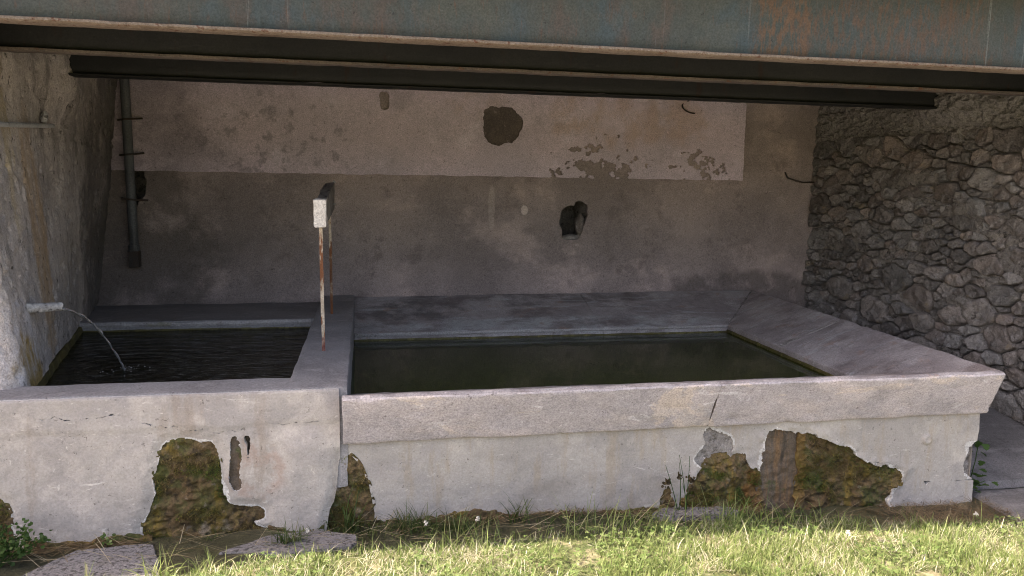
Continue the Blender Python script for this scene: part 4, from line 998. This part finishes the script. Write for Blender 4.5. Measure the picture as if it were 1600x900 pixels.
# ------------------------------------------------------------------ rail on two posts
dr = thing('post_rail', 'white painted rail end on two rusty posts standing on the divider', 'rail', (-.2, 4.9, .772))
def angle_post(y, z0, z1, x):
    A = [(x - .016, y - .016), (x + .016, y - .016), (x + .016, y + .016), (x - .016, y + .016)]
    return loft('post', [(a, b, z0) for a, b in A], [(a - .004, b, z1) for a, b in A], 'rust_post', dr, .03, .0016, 25, int(y * 10))
angle_post(4.27, .765, 1.47, -.200)
angle_post(5.50, .76, 1.55, -.196)
def ring_y(y, x0, x1, z0, z1): return [(x0, y, z0), (x1, y, z0), (x1, y, z1), (x0, y, z1)]
loft('rail_end', ring_y(4.205, -.236, -.172, 1.455, 1.602), ring_y(4.33, -.236, -.170, 1.456, 1.604), 'white_paint', dr, .012, .003, 18, 3, chips=.006)
loft('rail', ring_y(4.33, -.231, -.175, 1.462, 1.598), ring_y(5.56, -.228, -.165, 1.505, 1.69), 'grey_wood', dr, .03, .004, 9, 4)
tube('hook', [(-.165, 5.30, 1.70), (-.150, 5.29, 1.69), (-.146, 5.29, 1.60), (-.15, 5.29, 1.55), (-.165, 5.30, 1.545)], .006, 'conduit', dr, 6)

# ------------------------------------------------------------------ wires on the back wall
wl = tube('wire_loop', [(2.86 + .10 * math.cos(a), YB - .03 - .02 * math.sin(a * 2), 2.385 + .055 * math.sin(a)) for a in np.linspace(1.9, 4.9, 14)], .006, 'iron', None, 6)
recenter(wl, (2.86, YB - .02, 2.38)); tag(wl, 'dark wire loop sticking out high on the plastered wall', 'wire')
lw_ = tube('loose_wire', [(3.78, YB - .02, 1.84), (3.80, YB - .03, 1.79), (3.87, YB - .05, 1.765), (3.95, YB - .04, 1.75), (4.06, YB - .05, 1.755)], .007, 'iron', None, 6)
recenter(lw_, (3.9, YB - .02, 1.77)); tag(lw_, 'dark bent wire on the plastered wall beside the stone corner', 'wire')

# ------------------------------------------------------------------ loose slabs along the gutter
def flat_stone(name, pts, z, th, mat, label, cat, group=None, seed=1, tilt=(0, 0)):
    p = np.array(pts, float); c = p.mean(0); n = 40
    q = np.concatenate([p, p[:1]]); L = np.r_[0, np.cumsum(np.hypot(*np.diff(q, axis=0).T))]; s = np.linspace(0, L[-1], n, endpoint=False)
    ring = np.stack([np.interp(s, L, q[:, 0]), np.interp(s, L, q[:, 1])], 1)
    ring += .006 * np.stack([fbm(np.stack([ring[:, 0], ring[:, 1], 0 * s], -1), 14, 3, seed + k) for k in (0, 1)], 1)
    rows = [(1.0, -th), (1.0, -.006), (.985, 0), (.8, 0), (.6, 0), (.4, 0), (.2, 0)]
    V = []
    for sc_, d in rows:
        w_ = c + (ring - c) * sc_; V.append(np.concatenate([w_, np.full((n, 1), z + d)], 1))
    V.append(np.array([[c[0], c[1], z]])); V = np.concatenate(V)
    V[:, 2] += .004 * fbm(V, 7, 4, seed + 5) + (V[:, 0] - c[0]) * tilt[0] + (V[:, 1] - c[1]) * tilt[1]
    F = [(k * n + j, k * n + (j + 1) % n, (k + 1) * n + (j + 1) % n, (k + 1) * n + j) for k in range(6) for j in range(n)]
    F += [(6 * n + j, 6 * n + (j + 1) % n, len(V) - 1) for j in range(n)]
    o = mesh(name, V, F, mat, None, True, 40); recenter(o, (c[0], c[1], z)); return tag(o, label, cat, group)
flat_stone('stone_slab', [(-1.40, 3.08), (-1.187, 3.372), (-.886, 3.38), (-.79, 3.09), (-.80, 2.98), (-1.42, 2.98)], .135, .09, 'granite', 'large pitted grey slab on the ground below the fountain basin', 'slab', None, 2)
flat_stone('stone_slab', [(-.60, 3.27), (-.42, 3.40), (-.22, 3.42), (-.02, 3.34), (-.04, 3.22), (-.3, 3.2)], .128, .06, 'granite', 'flat grey stone beside the grass tuft, in the wet gutter', 'slab', None, 4, (.02, -.03))
flat_stone('stone_slab', [(1.40, 3.40), (1.48, 3.455), (1.85, 3.44), (1.86, 3.37), (1.75, 3.35), (1.48, 3.355)], .092, .05, 'granite', 'narrow pale stone at the wall foot under the thin stemmed weed', 'slab', None, 6, (-.03, 0))

# ------------------------------------------------------------------ vegetation builders
def blades(roots, h, wd, yaw, lean, curl, seg=3):
    """ribbons: (N) arrays -> verts, faces"""
    n = len(roots); V = np.zeros((n, 2 * seg + 1, 3))
    d = np.stack([np.cos(yaw), np.sin(yaw), 0 * yaw], 1); s = np.stack([-np.sin(yaw), np.cos(yaw), 0 * yaw], 1)
    for k in range(seg + 1):
        t = k / seg; ang = lean + curl * t
        # integrate the bend
        out = np.zeros(n); upz = np.zeros(n)
        for q in range(k):
            a = lean + curl * (q + .5) / seg; out += np.sin(a) / seg; upz += np.cos(a) / seg
        c = roots + d * (out * h)[:, None]; c[:, 2] += upz * h
        if k < seg:
            w_ = wd * (1 - .75 * t ** 1.5) / 2
            V[:, 2 * k] = c - s * w_[:, None]; V[:, 2 * k + 1] = c + s * w_[:, None]
        else: V[:, 2 * seg] = c
    m_ = 2 * seg + 1; b = (np.arange(n) * m_)[:, None]
    quads = np.concatenate([b + np.array([2 * k, 2 * k + 1, 2 * k + 3, 2 * k + 2]) for k in range(seg - 1)])
    tris = b + np.array([2 * seg - 2, 2 * seg - 1, 2 * seg])
    return V.reshape(-1, 3), quads.tolist() + tris.tolist(), m_

def in_grass(x, y):
    return (y < edge_y(x) - .03 + .05 * fbm(np.stack([x, y, 0 * x], -1), 3, 4, 8) - np.abs(RNG.normal(0, .05, len(x)))) & (y > path_edge(x) - .10 + .10 * fbm(np.stack([x, y, 0 * x], -1), 5, 3, 18))
def scatter(n, x0, x1, y0, y1, test):
    x = RNG.uniform(x0, x1, n); y = RNG.uniform(y0, y1, n); k = test(x, y); return x[k], y[k]
# turf
x, y = scatter(165000, -2.3, 4.6, 2.3, 3.4, in_grass)
slab_zone = (x < -.77) & (x > -1.45) & (y > 2.97)
x, y = x[~slab_zone], y[~slab_zone]
dens = fbm(np.stack([x, y, 0 * x], -1), 3.5, 3, 28)
k = RNG.random(len(x)) < np.clip(.72 + .6 * dens, .12, 1); x, y, dens = x[k], y[k], dens[k]
n = len(x); r = np.stack([x, y, ground_z(x, y) - .003], 1)
h = RNG.gamma(4, .0075, n) + .010; tall = RNG.random(n) < .04; h[tall] *= RNG.uniform(1.6, 3.0, tall.sum()); h = np.minimum(h, .15)
dry = RNG.random(n) < np.clip(.38 + .45 * fbm(np.stack([x, y, 0 * x], -1), 5, 3, 38), .05, .85)
lean = RNG.uniform(.05, .75, n); lean[dry] = RNG.uniform(.4, 1.45, dry.sum())
V, F, m_ = blades(r, h, RNG.uniform(.002, .0048, n), RNG.uniform(0, 6.28, n), lean, RNG.uniform(.1, 1.1, n))
tint = np.where(dry, RNG.uniform(.68, 1, n), np.clip(RNG.normal(.38, .16, n), 0, .68))
kind(mesh('grass', V, F, 'grass', None, True, None, np.repeat(tint, m_)), 'stuff', 'sunlit short grass mixed with dry blades in front of the basins')
# clover leaves through the turf
x, y = scatter(13000, -2.0, 4.4, 2.4, 3.32, in_grass)
k = (fbm(np.stack([x, y, 0 * x], -1), 4.5, 3, 48) > RNG.normal(.05, .2, len(x))) & ~((x < -.77) & (x > -1.45) & (y > 2.97)); x, y = x[k], y[k]; n = len(x)
V, F, tint = [], [], []
zz = ground_z(x, y)
hh = RNG.uniform(.018, .055, n); yw = RNG.uniform(0, 6.28, n); ss = RNG.uniform(.005, .0095, n); tl = RNG.uniform(-.5, .5, (n, 2)); tn = RNG.uniform(0, 1, n)
VV = []
for q in range(3):
    a = yw + q * 2.094
    ca, sa = np.cos(a), np.sin(a)
    loc = [(0, 0), (.75, -.55), (1.15, -.42), (1.0, 0), (1.15, .42), (.75, .55)]
    for lx, ly in loc:
        X = ss * (lx * ca - ly * sa); Y = ss * (lx * sa + ly * ca)
        VV.append(np.stack([x + X, y + Y, zz + hh + X * tl[:, 0] + Y * tl[:, 1] + .25 * ss * abs(ly)], 1))
VV = np.stack(VV, 1)
b = (np.arange(n) * 18)[:, None]
F = np.concatenate([b + np.array(f) + 6 * q for q in range(3) for f in ([0, 1, 2, 3], [0, 3, 4, 5])])
kind(mesh('clover', VV.reshape(-1, 3), F, 'clover', None, True, None, np.repeat(tn, 18)), 'stuff', 'small round clover leaves spread through the sunlit grass')
# dark shade grass and small leaves thinly along the damp gutter
n = 2600; x = RNG.uniform(-.85, 2.9, n); y = 3.445 - np.abs(RNG.normal(0, .11, n))
k = (fbm(np.stack([x, y, 0 * x], -1), 4, 3, 68) > RNG.normal(.12, .15, n)) & (y > edge_y(x) - .06); x, y = x[k], y[k]; n = len(x)
V, F, m_ = blades(np.stack([x, y, ground_z(x, y) - .003], 1), RNG.uniform(.02, .09, n), RNG.uniform(.0025, .0055, n), RNG.uniform(0, 6.28, n), RNG.uniform(.1, 1.1, n), RNG.uniform(.1, 1.2, n))
kind(mesh('shade_grass', V, F, 'tuft', None, True, None, np.repeat(RNG.uniform(0, 1, n), m_)), 'stuff', 'thin dark grass in the damp gutter at the foot of the basins')
# dead grass litter: straws on the gutter and a mat of roots near the right end
def litter(name, n, fx, fy, L, z_up, mat, label, yawc=None):
    x, y = fx(n), fy(n); r = np.stack([x, y, ground_z(x, y) + RNG.uniform(.002, z_up, n)], 1)
    yaw = RNG.uniform(0, 6.28, n) if yawc is None else RNG.normal(yawc, .5, n) + math.pi * (RNG.random(n) < .5)
    V, F, m_ = blades(r, RNG.uniform(*L, n), RNG.uniform(.0015, .0035, n), yaw, RNG.uniform(1.15, 1.5, n), RNG.uniform(-.1, .4, n), 4)
    return kind(mesh(name, V, F, mat, None, True, None, np.repeat(RNG.uniform(0, 1, n), m_)), 'stuff', label)
litter('dry_thatch', 2200, lambda n: np.clip(RNG.normal(3.0, .2, n), 2.45, 3.35), lambda n: RNG.uniform(3.20, 3.44, n), (.015, .08), .03, 'thatch', 'brown mat of dead grass roots at the foot of the washing basin')
litter('dry_stalks', 220, lambda n: RNG.uniform(-1.3, 2.5, n), lambda n: RNG.uniform(3.22, 3.44, n), (.08, .34), .03, 'straw', 'pale dry stalks lying along the wet gutter', 0)
litter('fallen_debris', 900, lambda n: RNG.uniform(.35, 2.0, n), lambda n: 3.445 - np.abs(RNG.normal(0, .02, n)), (.02, .08), .03, 'thatch', 'dark dead leaves and roots along the wall foot', 0)
litter('fallen_debris', 500, lambda n: RNG.uniform(-1.6, -.95, n), lambda n: 3.43 - np.abs(RNG.normal(0, .03, n)), (.02, .09), .02, 'thatch', 'dark dead roots beside the large pitted slab', 0)
# fuzzy moss growing on the wet places
def mosstufts(parent, f, pos, dfun, x0, x1, z0, z1, n, seed):
    u, v = RNG.uniform(x0, x1, n), RNG.uniform(z0, z1, n)
    k = (f(u, v) < -.004) & (fbm(np.stack([u, 0 * u, v], -1), 9, 3, seed) > -.05); u, v = u[k], v[k]; n = len(u)
    r = pos(u, v, dfun(u, v) - .002)
    V, F, m_ = blades(r, RNG.uniform(.008, .028, n), RNG.uniform(.0022, .0045, n), RNG.normal(-1.57, .8, n), RNG.uniform(.3, 1.5, n), RNG.uniform(.2, 1.4, n), 2)
    t = np.clip(.45 + .55 * fbm(np.stack([u, 0 * u, v], -1), 6, 3, seed + 4) + RNG.normal(0, .14, n), 0, 1)
    o = mesh('moss_tufts', V, F, 'mosstuft', parent, True, None, np.repeat(t, m_)); o['kind'] = 'stuff'
mosstufts(lb, lambda u, v: mossA(u, v, .010, 13), fpos, mossd(.014, -.016, 111), -1.0, -.36, .05, .6, 18000, 211)
mosstufts(lb, mossL, fpos, mossd(.012, -.014, 131), -1.78, -1.39, .05, .42, 7000, 213)
mosstufts(rb_, lambda u, v: mossB(u, v, .005, 12), fpos, mossd(.014, -.026, 151), -.2, .09, .05, .5, 9000, 215)
mosstufts(rb_, lambda u, v: mossC(u, v, .010, 13), rfpos, lambda U, V: mossd(.016, -.012, 161)(U, V) + .03 * sstep(.02, -.1, mossC(U, V, .010, 13)) * sstep(1.95, 1.8, U), 1.52, 2.08, .0, .38, 14000, 217)
mosstufts(rb_, lambda u, v: np.maximum(mossD(u, v, .018, 13), -Dsplit(u, v)), rfpos, mossd(.016, -.018, 175), 2.16, 2.9, -.02, .5, 14000, 219)
# single tufts one can count along the gutter
def tuft(x, y, n, hmax, spread, label, mat='tuft', tlo=0, thi=1, wd=(.003, .006), yz=None):
    r = np.stack([x + RNG.normal(0, spread, n), y + RNG.normal(0, spread * .6, n), 0 * np.arange(n)], 1)
    r[:, 2] = (ground_z(r[:, 0], r[:, 1]) if yz is None else yz) - .004
    V, F, m_ = blades(r, hmax * RNG.uniform(.4, 1, n), RNG.uniform(*wd, n), RNG.uniform(0, 6.28, n), RNG.uniform(.0, .7, n), RNG.uniform(.1, 1.7, n), 5)
    o = mesh('grass_tuft', V, F, mat, None, True, None, np.repeat(RNG.uniform(tlo, thi, n), m_))
    recenter(o, (x, y, float(r[:, 2].mean()))); return tag(o, label, 'grass tuft', 'grass tufts along the gutter')
tuft(-.33, 3.31, 90, .15, .022, 'dark green grass tuft beside the flat grey stone')
tuft(.22, 3.40, 120, .17, .05, 'spreading dark grass tuft right of the mossy crack between the basins')
tuft(.42, 3.37, 90, .14, .05, 'low dark arching grass tuft at the foot of the plain render')
tuft(.73, 3.42, 34, .20, .03, 'sparse thin grass tuft against the plain render')
tuft(-.055, 3.425, 40, .30, .02, 'long green grass tuft growing up the mossy crack', 'tuft', 0, .7)
tuft(1.05, 3.16, 60, .24, .12, 'loose tall pale blades in front of the plain render', 'grass', .2, .75)
tuft(1.40, 3.17, 60, .25, .10, 'tall pale blades in front of the thin stemmed weed', 'grass', .2, .75)
tuft(1.74, 3.22, 90, .24, .09, 'tall green blades before the mossy mound', 'grass', 0, .6)
tuft(2.1, 3.22, 60, .17, .10, 'short green blades before the wet brown render', 'grass', 0, .6)
tuft(-.79, 3.06, 46, .17, .03, 'bright sunlit grass tuft at the corner of the large pitted slab', 'grass', .3, .75)
tuft(-.62, 3.10, 40, .13, .04, 'bright low grass tuft right of the large pitted slab', 'grass', .3, .8)
tuft(.42, 3.13, 50, .19, .08, 'tall sunlit blades left of the middle of the gutter', 'grass', .1, .7)
# thin stemmed weed with dark heads
wd_ = thing('seed_weed', 'thin stemmed weed with dark round heads against the washing basin', 'weed', (1.53, 3.43, .07))
for (x0, x1, h) in ((1.555, 1.475, .26), (1.60, 1.545, .31), (1.56, 1.548, .27), (1.585, 1.60, .30), (1.60, 1.57, .16)):
    tube('stem', [(x0 + (x1 - x0) * t, 3.43 - .015 * math.sin(3 * t), .07 + h * t) for t in np.linspace(0, 1, 6)], np.linspace(.0028, .0012, 6), 'weed', wd_, 5, tint=.2)
def leaf_cluster(parent, c, n, s, mat, spread, nm='leaf', seed=0, tlo=0., thi=1.):
    c = np.array(c)
    V, F, T_ = [], [], []
    for k in range(n):
        p = c + RNG.normal(0, spread, 3); d = RNG.normal(0, 1, 3); d /= np.linalg.norm(d); e = np.cross(d, RNG.normal(0, 1, 3)); e /= np.linalg.norm(e); nn = np.cross(d, e)
        L = s * RNG.uniform(.7, 1.3); W = L * .42; i0 = len(V); t = RNG.uniform(tlo, thi)
        for a, b, u in ((0, 0, 0), (.35, 1, .12), (.7, .8, .1), (1, 0, -.05), (.7, -.8, .1), (.35, -1, .12), (.5, 0, 0)):
            V.append(p + d * a * L + e * b * W + nn * u * L); T_.append(t)
        F += [(i0, i0 + 1, i0 + 6), (i0 + 1, i0 + 2, i0 + 6), (i0 + 2, i0 + 3, i0 + 6), (i0 + 3, i0 + 4, i0 + 6), (i0 + 4, i0 + 5, i0 + 6), (i0 + 5, i0, i0 + 6)]
    o = mesh(nm, np.array(V), F, mat, parent, True, None, T_)
    o['kind'] = 'stuff'; return o
for c in ((1.475, 3.42, .235), (1.49, 3.42, .245), (1.548, 3.42, .275), (1.60, 3.42, .26), (1.615, 3.42, .25)):
    leaf_cluster(wd_, c, 14, .016, 'seed', .006, 'seed_head')
# leafy weed at the left end of the gutter
lwd = thing('leafy_weed', 'low bushy green weed growing left of the large pitted slab', 'weed', (-1.44, 3.30, .12))
for k in range(13):
    a = RNG.uniform(0, 6.28); r_ = RNG.uniform(.02, .15); tipx, tipy, tipz = -1.45 + r_ * math.cos(a) * 1.15, 3.30 + .4 * r_ * math.sin(a), .13 + RNG.uniform(.07, .21) - .3 * r_
    tube('stem', [(-1.46 + (tipx + 1.46) * t, 3.30 + (tipy - 3.30) * t, .11 + (tipz - .11) * t ** .8) for t in np.linspace(0, 1, 6)], .0018, 'weed', lwd, 5, tint=.3)
    for t in (.45, .7, .9, 1.0):
        leaf_cluster(lwd, (-1.46 + (tipx + 1.46) * t, 3.30 + (tipy - 3.30) * t, .11 + (tipz - .11) * t ** .8), 11, .017, 'weed', .013, 'foliage')
# ivy like weed by the right end of the basin
iv = thing('leafy_weed', 'broad leaved green weed climbing beside the right end of the washing basin', 'weed', (3.36, 3.56, .02))
def big_leaf(parent, c, s, yaw, tilt):
    loc = [(0, 0), (.1, .35), (.45, .55), (.55, .3), (.8, .38), (1, 0), (.8, -.38), (.55, -.3), (.45, -.55), (.1, -.35)]
    R_ = Matrix.Rotation(yaw, 3, 'Z') @ Matrix.Rotation(tilt, 3, 'Y')
    V = [np.array(c) + np.array(R_ @ Vector((a * s, b * s, .15 * s * abs(b) * 2 - .1 * s * a * a))) for a, b in loc] + [np.array(c) + np.array(R_ @ Vector((.5 * s, 0, -.02 * s)))]
    F = [(k, (k + 1) % 10, 10) for k in range(10)]
    return mesh('leaf', np.array(V), F, 'weed', parent, True, None, np.full(11, RNG.uniform(.2, 1)))
for x_, z_, n in ((3.39, .10, 9), (3.43, .075, 8), (3.36, .05, 6), (3.38, .26, 3), (3.41, .17, 2), (3.385, .30, 2)):
    for k in range(n):
        big_leaf(iv, (x_ + RNG.normal(0, .022), 3.555 + RNG.normal(0, .02), z_ + RNG.normal(0, .02)), RNG.uniform(.025, .045), RNG.uniform(-3.1, 0), RNG.uniform(-.3, .7))
tube('stem', [(3.355, 3.56, .0), (3.36, 3.555, .10), (3.375, 3.55, .20), (3.385, 3.55, .32)], .0025, 'weed', iv, 5, tint=.3)
tube('stem', [(3.36, 3.56, .0), (3.40, 3.55, .06), (3.44, 3.54, .08)], .0025, 'weed', iv, 5, tint=.3)
# a seedling at the slab and white clover heads in the grass
sl = thing('seedling', 'tiny bright seedling between the large pitted slab and the wall', 'seedling', (-1.08, 3.40, .125))
leaf_cluster(sl, (-1.08, 3.40, .150), 26, .016, 'clover', .016, 'foliage')
tube('stem', [(-1.08, 3.40, .12), (-1.078, 3.40, .15)], .0015, 'weed', sl, 5, tint=.4)
def flower(x, y, h, label):
    t = thing('clover_flower', label, 'flower', (x, y, float(ground_z(np.array(x), np.array(y)))), 'white clover flowers in the grass')
    z = t.location.z
    tube('stem', [(x, y, z), (x + .004, y, z + h)], .001, 'weed', t, 5, tint=.8)
    leaf_cluster(t, (x + .004, y, z + h), 26, .009, 'petal', .0035, 'flower_head')
flower(-.24, 3.27, .08, 'white clover flower near the dark green tuft')
flower(.27, 3.24, .10, 'white clover flower before the spreading dark tuft')
flower(.50, 3.22, .12, 'white clover flower before the low arching tuft')
flower(3.02, 3.14, .06, 'white clover flower before the dead root mat')
flower(2.2, 3.0, .04, 'white clover flower lowest in the sunny grass')
# rough wild barley ears at the lower left
for x_, y_, h in ((-1.03, 2.99, .16), (-1.17, 2.97, .10)):
    t = thing('barley_ear', 'taller pale bristly grass ear before the large slab' if h > .13 else 'shorter pale bristly grass ear before the large slab', 'grass ear', (x_, y_, .12))
    tube('stem', [(x_, y_, .10), (x_ + .003, y_, .12 + h * .6)], .0012, 'grass', t, 5, tint=.6)
    n = 34; r = np.stack([np.full(n, x_ + .003), np.full(n, y_), .12 + h * .6 + RNG.uniform(-.035, .02, n)], 1)
    V, F, m_ = blades(r, RNG.uniform(.018, .045, n), np.full(n, .0022), RNG.uniform(0, 6.28, n), RNG.uniform(.15, .5, n), RNG.uniform(-.2, .1, n), 3)
    mesh('ear', V, F, 'grass', t, True, None, np.repeat(RNG.uniform(.55, .8, n), m_))
